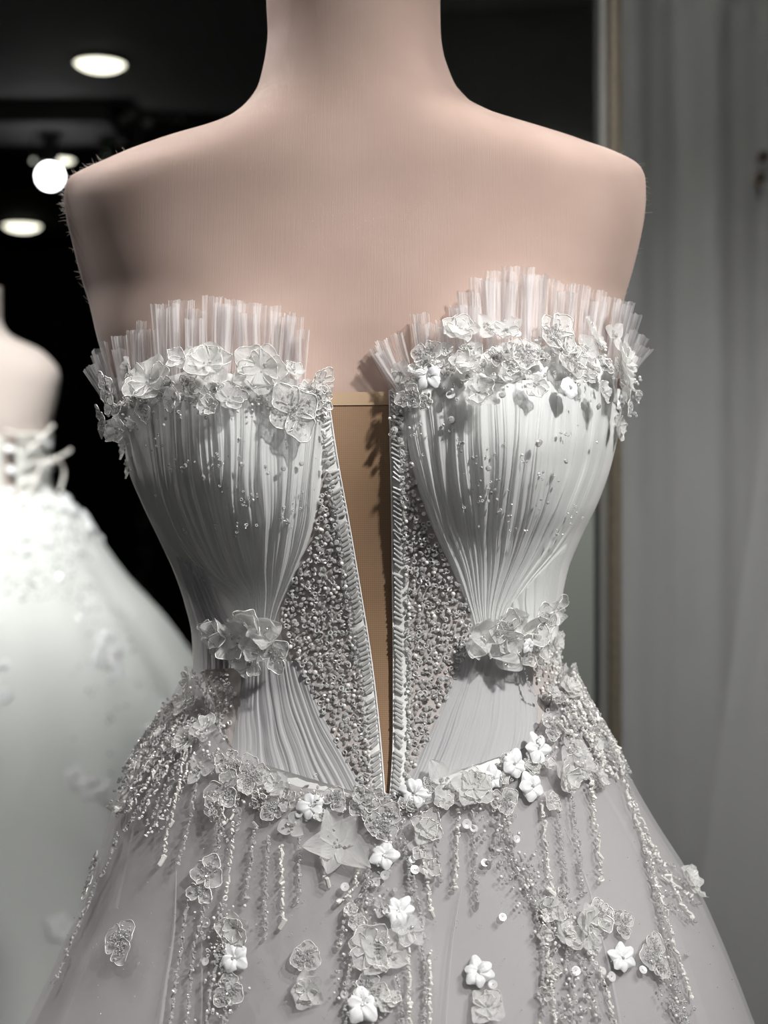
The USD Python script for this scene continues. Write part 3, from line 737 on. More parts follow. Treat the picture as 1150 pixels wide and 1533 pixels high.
RPANEL = [(606, 660), (614, 665), (624, 715), (650, 795), (684, 870), (700, 905), (700, 960), (690, 985), (640, 1105), (610, 1172), (608, 1172)]
beadwork(scatter(LPANEL, 7.6, 1), [.62, .06, .32], .0013, .0020, .0045, 'crystal_beading', 1)
beadwork(scatter(RPANEL, 7.6, 2), [.62, .06, .32], .0013, .0020, .0045, 'crystal_beading', 2)
beadwork(scatter([(300, 1005), (352, 1000), (360, 1040), (346, 1120), (318, 1075)], 8, 3), [.5, .2, .3], .0011, .0018, .0045, 'crystal_beading', 3)
beadwork(scatter([(786, 970), (832, 960), (838, 1010), (812, 1080), (800, 1030)], 8, 4), [.5, .3, .2], .0011, .0018, .0045, 'crystal_beading', 4)
for path, sg, sd in ((GL, -1, 5), (GR, 1, 6)):
    t = np.linspace(0.01, .99, 105); q = pl(path, t) + np.stack([sg * (22 + rng.uniform(-3.5, 3, 105)), rng.uniform(-2, 2, 105)], 1)
    beadwork(q, [.7, .1, .2], .0011, .0017, .006, 'trim_beading', sd)
# clusters seen on and through the cups
for (x0, x1, y0, y1, n, sd) in ((205, 480, 650, 790, 40, 7), (625, 905, 635, 790, 40, 8)):
    g = np.random.default_rng(sd); q = []
    for k in range(n):
        c = g.uniform((x0, y0), (x1, y1))
        lim = np.array([(x0, y0), (x1, y0), (x1 - 20, y1 - 60), ((x0 + x1) / 2 + 70, y1), ((x0 + x1) / 2 - 60, y1), (x0 + 12, y1 - 60)])
        if inside(c[None], lim)[0]: q += list(c + g.normal(size=(g.integers(1, 6), 2)) * 6)
    beadwork(np.array(q), [.4, .1, .5], .0006, .0012, .0080, 'cup_beading', sd)

# ---- skirt: satin lining under layered tulle
_u = np.linspace(299, 835, 80); _p = P(_u, waist_v(_u)); _c, _a, *_ = prof(_p[:, 2]); _s = np.clip((_p[:, 0] - _c) / _a, -1, 1)
_o = np.argsort(_s); _s, _zt = _s[_o], _p[_o, 2]
def skirt(off, fold, name, m, seed, nth=420, nz=120, zend=.012, th0=0, th1=2 * np.pi, closed=True, lower=0.0, **kw):
    g = np.random.default_rng(seed)
    th = np.linspace(th0, th1, nth, endpoint=not closed); C, S = np.cos(th), np.sin(th)
    zt = np.where(S >= 0, np.interp(C, _s, _zt), vz(1000)) - lower
    t = np.linspace(0, 1, nz) ** 1.25
    Z = zt[None] * (1 - t[:, None]) + zend * t[:, None]
    c, a, F, B, n = prof(Z)
    x = c + a * C[None]
    y = np.where(S[None] >= 0, front(x, Z), YC + B * np.maximum(1 - C[None] ** 2, 0) ** .5)
    p = np.stack([x, y, Z], -1)
    ph = g.uniform(0, 6.28, 6); w = np.clip((1.16 - Z) / .6, 0, 1)
    T = th[None]
    wav = np.sin(T * 9 + ph[0] + 1.2 * np.sin(T * 3 + ph[4])) * .5 + np.sin(T * 17 + ph[1] + 1.5 * np.sin(T * 5)) * .35 + np.sin(T * 31 + ph[2]) * .2
    o = off + fold * w ** .7 * (wav + .6)
    p = offset_grid(p, o * np.ones_like(Z), closed)
    p[..., 2] = np.maximum(p[..., 2], .004)
    Sx, Tx = np.meshgrid(th / 6.28, t)
    return obj(name, (p.reshape(-1, 3), grid_faces(nz, nth, closed)), m, gown, uv=np.stack([Sx, Tx], -1).reshape(-1, 2), **kw)
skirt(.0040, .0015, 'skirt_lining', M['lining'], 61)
skirt(.0064, .002, 'tulle_layer', M['tulle'], 62, label='sheer outer layer of tulle')
skirt(.0092, .0026, 'tulle_layer', M['tulle'], 63, lower=.004, label='sheer topmost layer of tulle')
# soft folds where the topmost tulle doubles over
def fold(path, w0, w1, off, label=None):
    t = np.linspace(0, 1, 60); c = pl(path, t); s = np.linspace(0, 1, 10)
    U = c[:, :1] + (w0 + (w1 - w0) * t[:, None]) * s[None]; V = c[:, 1:] + 0 * s
    o = off + .0035 * np.sin(np.pi * s)[None] * (.2 + t[:, None])
    p = P(U, V, o)
    obj('tulle_fold', (p.reshape(-1, 3), grid_faces(60, 10)), M['tulle_fold'], gown, uv=np.zeros((600, 2)))
fold([(262, 1290), (258, 1380), (245, 1460), (228, 1560), (205, 1680)], 2, 16, .0125)
fold([(300, 1300), (300, 1380), (300, 1460), (298, 1560), (296, 1680)], 2, 6, .0125)
fold([(690, 1330), (675, 1420), (666, 1533), (660, 1680)], 2, 5, .0125)
fold([(880, 1150), (950, 1270), (1005, 1400), (1045, 1533), (1090, 1680)], 4, 22, .0125)
fold([(236, 1135), (205, 1200), (182, 1290), (165, 1360)], 3, 12, .0125)
fold([(845, 1240), (880, 1330), (905, 1430), (925, 1533), (945, 1680)], 2, 9, .0125)
fold([(135, 1430), (112, 1480), (90, 1533), (50, 1660)], 3, 12, .0125)

# ---- hanging strings of beads
def bead_string(path, r=.0012, off=.0128, seed=0, end=True, step=4.4, thin=False):
    g = np.random.default_rng(seed); path = np.asarray(path, float)
    L = np.linalg.norm(np.diff(path, axis=0), axis=1).sum(); n = max(3, int(L / step))
    q = pl(path, np.linspace(0, 1, n)) + g.normal(size=(n, 2)) * (.5 if thin else 1.1)
    pp, nn_ = PN(q[:, 0], q[:, 1], 0.0); mb = MB()
    for k, c in enumerate(pp):
        rr = r * g.uniform(.75, 1.2)
        if end and k == n - 1: rr *= 1.6
        o = nn_[k] * (off + g.uniform(0, .0012))
        kind = g.random(); R = rot_rand(g)
        if kind < .45: V, F = GEM[0] * rr * 1.1, GEM[1]
        elif kind < .75: V, F = RING[0] * rr * 1.05, RING[1]
        else:
            d = q[min(k + 1, n - 1)] - q[max(k - 1, 0)]; d /= np.linalg.norm(d) + 1e-9
            ax = np.array([d[0], 0, -d[1]]) + g.normal(size=3) * .35; ax /= np.linalg.norm(ax)
            x = np.cross(ax, [0, 1, 0]); x /= np.linalg.norm(x)
            V, F = (BUG[0] * [rr * .7, rr * .7, rr * 1.7]) @ np.stack([x, np.cross(ax, x), ax]), BUG[1]; R = np.eye(3)
        mb.add(V @ R.T + c + o, F)
    obj('bead_string', mb.get(), M['crystal'] if seed % 3 else M['pearl'], gown, smooth=False)
STR = [
    [(300, 1130), (278, 1230), (262, 1295)], [(318, 1150), (302, 1240), (287, 1298)], [(345, 1215), (340, 1290)], [(365, 1215), (360, 1290), (352, 1350)],
    [(395, 1240), (388, 1300), (380, 1350)], [(413, 1260), (410, 1340), (408, 1410)], [(430, 1270), (432, 1340), (433, 1390)], [(456, 1260), (457, 1320), (454, 1355)],
    [(372, 1205), (370, 1250)], [(488, 1290), (495, 1328)], [(300, 1350), (291, 1420), (281, 1490), (272, 1560)], [(322, 1365), (306, 1450), (297, 1560)],
    [(540, 1290), (535, 1330), (512, 1358)], [(552, 1300), (548, 1350), (540, 1385)], [(600, 1245), (607, 1290), (615, 1360)], [(620, 1262), (632, 1310), (642, 1375)],
    [(612, 1300), (622, 1350), (630, 1405)], [(653, 1210), (650, 1280), (656, 1325)], [(678, 1220), (677, 1290), (675, 1338)], [(698, 1220), (703, 1300), (707, 1365)],
    [(738, 1205), (735, 1250), (722, 1300)], [(795, 1205), (803, 1280), (812, 1345)], [(815, 1200), (823, 1265), (834, 1345)], [(835, 1195), (848, 1280), (856, 1345)],
    [(862, 1190), (873, 1255), (882, 1328)], [(520, 1385), (510, 1425)], [(530, 1440), (522, 1500), (524, 1560)], [(610, 1430), (612, 1490), (610, 1560)], [(628, 1420), (634, 1480), (632, 1560)],
    [(594, 1470), (600, 1520), (598, 1570)], [(640, 1435), (641, 1500), (640, 1570)],
    [(745, 1230), (760, 1300), (790, 1370), (800, 1450), (798, 1560)], [(765, 1290), (785, 1330), (806, 1400)], [(800, 1390), (812, 1470), (818, 1560)], [(830, 1430), (842, 1490), (846, 1570)],
    [(852, 1440), (872, 1500), (884, 1570)], [(862, 1430), (890, 1490), (905, 1570)], [(345, 1360), (342, 1420), (330, 1500), (322, 1560)], [(372, 1470), (352, 1520), (345, 1570)],
    [(895, 1120), (915, 1200), (940, 1270), (962, 1340), (985, 1420), (1010, 1500)], [(905, 1150), (930, 1240), (950, 1320), (975, 1420), (990, 1500), (1000, 1570)],
    [(945, 1290), (965, 1370), (985, 1460), (1010, 1570)], [(930, 1250), (970, 1310), (1000, 1370), (1012, 1385)],
    [(955, 1295), (985, 1310)], [(962, 1310), (1000, 1335)], [(968, 1325), (1012, 1355)], [(972, 1345), (1020, 1365)], [(978, 1365), (1012, 1392)], [(920, 1205), (945, 1260), (960, 1300)],
]
for k, s_ in enumerate(STR): bead_string(s_, seed=k)
# the thickly beaded hips, row beside row
def hip(a, b, c, d, n, seed, r=.0011):
    g = np.random.default_rng(seed)
    for k in range(n):
        f_ = (k + .5) / n
        p0 = np.array(a) * (1 - f_) + np.array(b) * f_; p1 = np.array(c) * (1 - f_) + np.array(d) * f_
        m_ = (p0 + p1) / 2 + g.uniform(-4, 4, 2)
        bead_string([p0, m_, p1 + g.uniform(-12, 12, 2)], r, seed=seed * 50 + k, step=4.2, end=False)
hip((292, 1048), (308, 1105), (204, 1150), (210, 1255), 12, 3, .0013)
hip((290, 1050), (300, 1090), (200, 1150), (225, 1200), 9, 9, .0013)
hip((300, 1095), (312, 1150), (215, 1230), (262, 1262), 6, 4)
hip((832, 1000), (822, 1090), (905, 1125), (868, 1195), 18, 5, .0013)
hip((836, 1000), (826, 1060), (930, 1160), (890, 1180), 12, 8, .0013)
bead_string([(205, 1255), (192, 1290), (170, 1335), (148, 1390), (128, 1435), (112, 1476)], .0011, seed=401)
bead_string([(190, 1210), (206, 1218)], .0016, seed=402)
bead_string([(765, 1000), (770, 1020), (780, 1045), (790, 1048)], .0007, .012, seed=403, step=2.6, thin=True)
for k, (a, b) in enumerate((((338, 1210), (352, 1258)), ((352, 1205), (358, 1240)), ((345, 1220), (360, 1268)))): bead_string([a, b], .0008, .018, seed=410 + k, step=3)

# ---- flowers and lace motifs sewn on
def place(u, v_, off): return frame_at(u, v_, off)
def flower(u, v_, r, kind, seed, off=.012, spin=None, tilt=(0, 0), n=None, label=None, at=None, parent=None, pieces=True):
    """One sewn-on flower: kind 'organza', 'fine', 'satin', 'corded', 'sequin', 'star', 'leaf'; r in photograph pixels."""
    g = np.random.default_rng(seed); s = r * PX
    o, A = at if at is not None else place(u, v_, off)
    ta = np.array([[1, 0, 0], [0, math.cos(tilt[1]), -math.sin(tilt[1])], [0, math.sin(tilt[1]), math.cos(tilt[1])]]) @ np.array([[math.cos(tilt[0]), 0, math.sin(tilt[0])], [0, 1, 0], [-math.sin(tilt[0]), 0, math.cos(tilt[0])]])
    A = A @ ta
    W = lambda q: q @ A.T + o
    fl = part(parent or gown, 'flower_motif')
    if label: tag(stage.GetPrimAtPath(fl), label)
    spin = g.uniform(0, 6.28) if spin is None else spin
    nn = n or {'organza': 5, 'fine': 5, 'satin': 6, 'corded': 4, 'sequin': 3, 'star': 5, 'leaf': 3}[kind]
    cords, fills = MB(), MB(); whole = MB()
    inner = nn - 1 if kind == 'organza' and r >= 22 else 0
    for k in range(nn + inner):
        a = spin + k * 2 * np.pi / nn + g.uniform(-.2, .2)
        sc = g.uniform(.8, 1.15); R = rz(a)
        if k >= nn: a += np.pi / nn; R = rz(a); sc *= .58
        if kind == 'satin':
            pv, pf = puff(s * sc, s * .40 * (6 / nn), s * .30); m = 'satin'
        elif kind == 'star':
            pv, pf = petal(s * sc * 1.08, s * .56, cup=.2, r0=0, nr=12, nc=9, seed=seed * 9 + k, lift=.22, point=2, ruffle=.04); m = 'organza'
        elif kind == 'leaf':
            pv, pf = petal(s * sc, s * .42, cup=.25, nr=10, nc=9, seed=seed * 9 + k, lift=.2, point=1, ruffle=.04); m = 'organza'
        elif kind == 'corded':
            pv, pf = petal(s * sc, s * .52, cup=.30, nr=10, nc=11, seed=seed * 9 + k, lift=.12, ruffle=.05); m = 'organza_b'
        elif kind == 'sequin':
            pv, pf = petal(s * sc, s * .55, cup=.12, nr=8, nc=9, seed=seed * 9 + k, lift=.1, ruffle=.05); m = 'organza_b'
        else:
            pv, pf = petal(s * sc, s * g.uniform(.46, .60), cup=g.uniform(.25, .6), nr=10, nc=11, seed=seed * 9 + k, lift=g.uniform(.15, .45), ruffle=.09); m = 'organza' if kind == 'organza' else 'organza_b'
        z0 = k * .00035
        pv = pv @ R.T + [0, 0, z0]
        if kind in ('corded', 'sequin') or (kind in ('organza', 'fine') and g.random() < .45):
            nr_, nc_ = (8, 9) if kind == 'sequin' else (10, 11)
            e = petal_edge(pv, nr_, nc_) + [0, 0, .0002]
            cords.add(*tube(e + g.normal(size=e.shape) * .00012, .00042 if kind in ('corded',) else .00028, 5))
        if kind in ('corded', 'sequin'):
            G = pv.reshape(-1, 3)
            cnt = int((22 if kind == 'sequin' else 6) * max(1, (r / 24) ** 2))
            for q in range(cnt):
                w = g.dirichlet(np.ones(3)); ids = g.integers(0, len(G), 3)
                c0 = (G[ids] * w[:, None]).sum(0) * g.uniform(.55, 1.0) + [0, 0, .0008]
                rr = g.uniform(.0006, .0011)
                V, F = (GEM if g.random() < .5 else RING); fills.add(V * rr @ rot_rand(g).T + c0, F)
        if pieces and r >= 17: obj('petal', (W(pv), pf), M[m], fl, uv=petal_uv(len(pv), pf, k + seed))
        else: whole.add(W(pv), pf, petal_uv(len(pv), pf, k + seed))
    if whole.n: obj('petals', whole.get(), M[m], fl, uv=whole.uvs())
    if cords.n: v, f = cords.get(); obj('cord_edge', (W(v), f), M['cord'], fl)
    if kind in ('satin', 'star', 'organza', 'fine', 'leaf', 'corded'):
        cnt = {'satin': 1, 'star': 9, 'organza': 9, 'fine': 6, 'leaf': 9, 'corded': 10}[kind]
        zc = {'satin': .22, 'star': .06, 'corded': .10}.get(kind, .14) * s
        for q in range(cnt):
            rr = max(.0011, s * .12) if cnt == 1 else g.uniform(.0008, .0014)
            c0 = np.array([0, 0, zc + rr * .4]) + (0 if cnt == 1 else 1) * np.append(g.normal(size=2) * s * .17, 0)
            V, F = GEM; fills.add(V * rr @ (np.eye(3) if cnt == 1 else rot_rand(g)).T + c0, F)
    if fills.n: v, f = fills.get(); obj('beading', (W(v), f), M['crystal'], fl, smooth=False, kind='stuff')
    return fl

FLOWERS = [
    # the band along the shaded cup
    (198, 578, 27, 'corded', 0), (148, 590, 22, 'fine', 0), (160, 640, 20, 'organza', 0), (178, 668, 22, 'fine', 0), (190, 622, 26, 'sequin', 0), (258, 580, 40, 'organza', 0), (228, 556, 20, 'organza', 0), (300, 556, 24, 'fine', 0),
    (328, 566, 36, 'organza', 0), (390, 572, 42, 'organza', 0), (426, 624, 42, 'corded', 4), (470, 582, 20, 'fine', 0), (253, 610, 26, 'sequin', 0), (292, 606, 20, 'fine', 0), (352, 612, 22, 'fine', 0), (215, 640, 22, 'fine', 0), (330, 622, 18, 'fine', 0), (462, 606, 16, 'sequin', 0), (190, 700, 18, 'fine', 0), (430, 572, 16, 'fine', 0),
    # the band along the lit cup
    (656, 578, 22, 'satin', 5), (648, 548, 26, 'sequin', 0), (688, 518, 28, 'organza', 0), (728, 516, 24, 'leaf', 0), (706, 566, 26, 'organza', 0), (768, 552, 32, 'sequin', 0), (806, 520, 36, 'corded', 0), (826, 556, 32, 'corded', 0), (856, 516, 26, 'fine', 0), (886, 512, 26, 'leaf', 3), (896, 552, 38, 'organza', 0), (926, 586, 24, 'organza', 0),
    (934, 636, 22, 'organza', 0), (938, 604, 18, 'satin', 5), (722, 604, 27, 'organza', 0), (780, 594, 20, 'fine', 0), (820, 592, 20, 'satin', 4), (866, 590, 18, 'fine', 0), (628, 602, 20, 'sequin', 0), (614, 570, 18, 'fine', 0), (748, 520, 22, 'fine', 0), (846, 538, 22, 'fine', 0), (906, 610, 16, 'sequin', 0),
    # round the waist, from the shaded hip to the lit one
    (312, 1018, 22, 'organza', 0), (302, 1064, 22, 'organza', 0), (326, 1100, 24, 'fine', 0), (300, 1120, 20, 'fine', 0), (318, 1162, 24, 'leaf', 3), (352, 1190, 30, 'corded', 3), (352, 1150, 18, 'corded', 3), (392, 1166, 28, 'sequin', 0), (338, 1216, 18, 'fine', 0), (424, 1182, 24, 'organza', 4), (472, 1212, 21, 'satin', 5), (420, 1216, 22, 'sequin', 0), (446, 1240, 26, 'leaf', 3),
    (510, 1268, 48, 'star', 5), (574, 1240, 30, 'sequin', 0), (545, 1206, 24, 'sequin', 0), (505, 1200, 20, 'sequin', 0), (616, 1192, 22, 'satin', 6), (660, 1178, 34, 'leaf', 3), (700, 1186, 32, 'organza', 0), (575, 1288, 20, 'satin', 5), (632, 1248, 26, 'organza', 4), (628, 1276, 18, 'fine', 0), (656, 1206, 18, 'fine', 0), (726, 1170, 18, 'satin', 5),
    (754, 1150, 23, 'satin', 5), (786, 1128, 23, 'satin', 6), (780, 1184, 24, 'satin', 5), (806, 1096, 24, 'sequin', 0), (832, 1128, 30, 'leaf', 3), (826, 1170, 30, 'organza', 0), (850, 1156, 22, 'fine', 0), (742, 1206, 24, 'sequin', 0), (806, 1206, 18, 'fine', 0), (828, 1040, 22, 'organza', 0), (836, 1006, 20, 'organza', 0), (812, 1050, 16, 'sequin', 0), (872, 1172, 18, 'fine', 0),
    # strewn over the skirt
    (330, 1312, 30, 'corded', 3), (318, 1340, 22, 'corded', 3), (368, 1396, 25, 'organza', 0), (364, 1442, 22, 'satin', 5), (358, 1490, 26, 'sequin', 0), (466, 1440, 26, 'sequin', 0), (468, 1488, 25, 'organza', 0), (595, 1372, 22, 'satin', 6), (578, 1432, 38, 'leaf', 4), (552, 1424, 30, 'fine', 0), (556, 1490, 28, 'sequin', 0), (546, 1512, 24, 'satin', 5), (610, 1400, 24, 'fine', 0),
    (709, 1464, 23, 'satin', 6), (722, 1516, 25, 'organza', 4), (862, 1394, 34, 'organza', 0), (836, 1412, 26, 'fine', 0), (880, 1380, 26, 'corded', 4), (911, 1392, 22, 'sequin', 0), (911, 1444, 22, 'satin', 6), (956, 1440, 32, 'sequin', 3), (962, 1452, 18, 'corded', 2), (206, 1416, 38, 'sequin', 3),
    (812, 1370, 20, 'fine', 0), (640, 1310, 16, 'fine', 0), (200, 1268, 20, 'leaf', 2), (146, 1278, 18, 'corded', 3), (142, 1310, 20, 'corded', 3), (1034, 1306, 24, 'organza', 5), (1040, 1326, 18, 'organza', 5),
]
for k, (u, v_, r, kd, n) in enumerate(FLOWERS):
    on_skirt = v_ > 1200
    o = .0125 if on_skirt else .0125
    if v_ < 720: o = .016
    flower(u, v_, r * 1.05, kd, 500 + k, off=o, n=n or None, tilt=(rng.uniform(-.35, .35), rng.uniform(-.35, .35)) if kd in ('organza', 'fine') else (0, 0))
g = np.random.default_rng(64)
for path, n_, sp, off_ in (([(165, 610), (210, 600), (300, 592), (400, 596), (485, 606)], 36, 12, .0135), ([(600, 600), (660, 570), (740, 548), (830, 542), (900, 556), (930, 590)], 40, 17, .0145),
                           ([(306, 1040), (330, 1120), (380, 1180), (480, 1215), (600, 1215), (700, 1185), (780, 1150), (826, 1080), (834, 1010)], 40, 14, .0125), ([(300, 1080), (270, 1130), (250, 1180)], 5, 12, .013), ([(850, 1050), (872, 1110), (880, 1160)], 7, 13, .013),
                           ([(560, 1330), (556, 1420), (560, 1510)], 8, 18, .0130), ([(790, 1350), (830, 1400), (850, 1480)], 8, 20, .0130), ([(350, 1380), (350, 1500)], 4, 14, .0130)):
    for k in range(n_):
        q = pl(path, np.array([(k + g.uniform(0, 1)) / n_]))[0] + g.normal(size=2) * sp
        gl, gr = np.interp(q[1], [r_[1] for r_ in GL], [r_[0] for r_ in GL]), np.interp(q[1], [r_[1] for r_ in GR], [r_[0] for r_ in GR])
        if q[1] < 1192 and gl - 12 < q[0] < gr + 14: continue
        flower(q[0], q[1], g.uniform(11, 16.5), ('fine', 'organza', 'corded', 'fine', 'sequin')[g.integers(5)], 5000 + int(g.integers(1 << 20)), off=off_, tilt=g.uniform(-.5, .5, 2))
# knots gathering the drapes: bunched organza loops with lace below
for (u, v_, sd, lab) in ((385, 925, 71, 'bunched organza knot gathering the shaded drape'), (735, 930, 72, 'bunched lace knot gathering the lit drape')):
    g = np.random.default_rng(sd)
    k_ = part(gown, 'gathering_knot'); tag(stage.GetPrimAtPath(k_), lab)
    spec = [(0, 0, 42), (-30, 4, 38), (32, 0, 40), (8, -18, 36), (22, 26, 36), (-12, 24, 40), (46, 42, 28), (2, 50, 34), (-40, 30, 26)]
    for j, (du, dv, r) in enumerate(spec):
        o, A = frame_at(u + du, v_ + dv, .013)
        for q in range(2):
            s = r * PX * g.uniform(.9, 1.15)
            pv, pf = petal(s, s * g.uniform(.55, .75), cup=g.uniform(.5, 1.0), nr=12, nc=13, seed=sd * 20 + j * 3 + q, lift=g.uniform(.3, .8), ruffle=.16)
            a = g.uniform(0, 6.28); w = (pv - [s * .45, 0, 0]) @ rz(a).T @ A.T + o
            obj('loop', (w, pf), M['organza'], k_, uv=petal_uv(len(w), pf, j * 3 + q))
            if q == 0 and j % 2 == (sd % 2):
                e = (petal_edge(pv, 12, 13) - [s * .45, 0, 0]) @ rz(a).T @ A.T + o
                obj('cord_edge', tube(e, .00045, 5), M['cord'], k_)
    beadwork(np.stack([u + 8 + g.normal(size=34) * 22, v_ + 24 + g.normal(size=34) * 16], 1), [.5, .2, .3], .0009, .0015, .019, 'beading', sd, parent=k_)
flower(735, 935, 34, 'corded', 801, off=.019, n=5); flower(782, 920, 34, 'corded', 802, off=.018, n=3); flower(770, 965, 36, 'corded', 803, off=.018, n=3, spin=3.6); flower(756, 955, 13, 'satin', 804, off=.022, n=5); flower(800, 905, 26, 'fine', 805, off=.016)
flower(428, 968, 28, 'corded', 806, off=.018, n=3); flower(395, 985, 24, 'fine', 807, off=.016); flower(345, 940, 30, 'fine', 808, off=.014); flower(826, 962, 26, 'organza', 809, off=.016)
# flat round sequins
SEQ = [(817, 487), (762, 517), (632, 566), (684, 600), (860, 594), (563, 1329), (535, 1386), (614, 1294), (618, 1310), (605, 1210), (327, 1388), (325, 1446), (456, 1224), (700, 1247), (716, 1300), (760, 1264), (836, 1420), (846, 1462), (884, 1462), (896, 1470), (352, 1208), (372, 1220), (742, 1382), (690, 1240), (729, 1482), (803, 1384), (576, 1318), (520, 1496), (940, 1460), (386, 1136), (440, 640), (520, 1335)]
for k, (u, v_) in enumerate(SEQ):
    o, A = frame_at(u, v_, .0140 if v_ > 1150 else .0128)
    g = np.random.default_rng(900 + k); R = rz(g.uniform(0, 6)) ; s = 6.6 * PX * g.uniform(.8, 1.1)
    tl = g.uniform(-.25, .25, 2); T_ = np.array([[1, 0, tl[0]], [0, 1, tl[1]], [-tl[0], -tl[1], 1]])
    obj('sequin', ((DISC[0] * s) @ T_.T @ A.T + o, DISC[1]), M['sequin'], gown)
# larger single crystals
for k, (u, v_, r) in enumerate([(787, 660, 8.5), (686, 632, 7), (628, 690, 7), (294, 602, 8), (326, 606, 8), (322, 706, 6), (600, 645, 9), (598, 652, 7), (610, 658, 7), (730, 690, 6), (823, 682, 6), (870, 610, 7), (905, 560, 8), (870, 560, 8), (812, 532, 8), (746, 602, 7), (300, 692, 6), (415, 696, 6), (440, 690, 6), (364, 690, 6), (476, 650, 6), (482, 690, 6), (655, 1015, 6), (642, 1035, 6), (462, 920, 5), (536, 1110, 6), (582, 1313, 6), (590, 1340, 6), (735, 1216, 7), (728, 1236, 7), (748, 1250, 7), (760, 1196, 6), (728, 1275, 6), (575, 1232, 9), (586, 1236, 7), (345, 1160, 6), (1005, 1436, 6), (893, 1370, 7)]):
    o, A = frame_at(u, v_, .0120 if v_ < 720 else .0122); g = np.random.default_rng(950 + k)
    tl = g.uniform(-.35, .35, 2); T_ = np.array([[1, 0, tl[0]], [0, 1, tl[1]], [-tl[0], -tl[1], 1]])
    v, f = gem(8); obj('crystal', ((v * r * .72 * PX) @ T_.T @ A.T + o, f), M['crystal'], gown, smooth=False)
# loose beadwork filling between the flowers
g = np.random.default_rng(33)
def along(path, n, spread):
    q = pl(path, g.uniform(0, 1, n)); return q + g.normal(size=(n, 2)) * spread
beadwork(along([(175, 620), (240, 608), (330, 605), (420, 610), (488, 615)], 170, (5, 14)), [.45, .3, .25], .0008, .0014, .0125, 'band_beading', 21)
beadwork(along([(596, 605), (660, 575), (740, 560), (830, 555), (900, 560), (925, 590)], 240, (5, 18)), [.45, .3, .25], .0008, .0014, .0135, 'band_beading', 22)
beadwork(along([(300, 1020), (318, 1100), (350, 1165), (420, 1195), (520, 1210), (600, 1205), (690, 1190), (760, 1165), (815, 1110), (835, 1010)], 420, (9, 14)), [.4, .3, .3], .0009, .0015, .011, 'waist_beading', 23)
beadwork(along([(560, 1200), (590, 1240), (560, 1330), (545, 1400), (530, 1480), (560, 1533)], 170, (14, 12)), [.4, .3, .3], .0009, .0014, .0130, 'skirt_beading', 24)
beadwork(along([(730, 1200), (745, 1260), (775, 1330), (830, 1390), (840, 1470), (850, 1540)], 260, (20, 12)), [.4, .3, .3], .0009, .0015, .0130, 'skirt_beading', 25)
beadwork(along([(330, 1350), (345, 1430), (340, 1500), (350, 1560)], 110, (16, 10)), [.4, .3, .3], .0009, .0014, .0130, 'skirt_beading', 26)
beadwork(along([(840, 1080), (870, 1140), (850, 1180)], 110, (16, 16)), [.4, .3, .3], .0009, .0014, .0130, 'hip_beading', 27)
beadwork(along([(960, 1440), (985, 1500), (1000, 1540)], 60, (9, 10)), [.4, .3, .3], .0009, .0014, .0130, 'skirt_beading', 28)
# glitter dust on the tulle
q = scatter([(170, 1270), (990, 1260), (1090, 1530), (80, 1530)], 34, 41, .5); mb = MB()
for c in PN(q[:, 0], q[:, 1], .0128)[0]: mb.add(ICO[0][0] * g.uniform(.0002, .0005) + c, ICO[0][1])
obj('glitter', mb.get(), M['crystal'], gown, kind='stuff')

# ------------------------------------------------------------------ the second gown, seen from behind, out of focus
Y2 = 2.9; K2 = Y2 / FPX
C2 = (-40 - UC) * K2
S2 = np.array([  # row, half width in pixels, front (near side) depth, far depth
    [440, 41, .056, .056], [480, 41, .058, .058], [488, 44, .060, .060], [496, 49, .062, .064], [505, 60, .066, .070], [514, 80, .072, .076], [524, 100, .078, .080], [532, 110, .080, .084], [538, 115.5, .082, .085], [551, 125.5, .086, .088], [566, 129, .09, .09], [586, 126.5, .094, .094], [613, 121, .10, .10], [633, 116.5, .104, .104],
    [671, 113, .104, .11], [710, 111, .10, .105], [733, 114, .10, .10], [748, 131, .13, .12], [771, 149, .16, .15], [784, 164, .185, .17], [813, 183, .215, .20], [864, 218, .27, .26], [926, 273, .345, .33], [1002, 328, .42, .40], [1100, 392, .51, .48], [1250, 470, .62, .58], [1400, 535, .71, .65], [1548, 590, .78, .70]], float)
z2 = (ZC - (S2[:, 0] - VC) * K2)[::-1]
a2, f2_, b2 = PCH(z2, S2[::-1, 1] * K2), PCH(z2, S2[::-1, 2]), PCH(z2, S2[::-1, 3])
def fold2(T, Z):
    return np.clip((1.1 - Z) / .7, 0, 1) * (np.sin(T * 11 + .4 + np.sin(T * 4)) * .55 + np.sin(T * 23 + 2.1) * .25 + np.sin(T * 6 + 1.0) * .4)
def grid2(zs, nth, off=0.0, th0=0, th1=2 * np.pi, closed=True, folds=0.0, seed=0):
    g = np.random.default_rng(seed); th = np.linspace(th0, th1, nth, endpoint=not closed); Z, T = np.meshgrid(zs, th, indexing='ij')
    zc_ = np.clip(Z, z2[0], z2[-1])
    fo = off + folds * fold2(T, Z)
    return np.stack([C2 + (a2(zc_) + fo) * np.cos(T), Y2 - np.where(np.sin(T) > 0, f2_(zc_) + fo, b2(zc_) + fo) * np.sin(T), Z], -1)
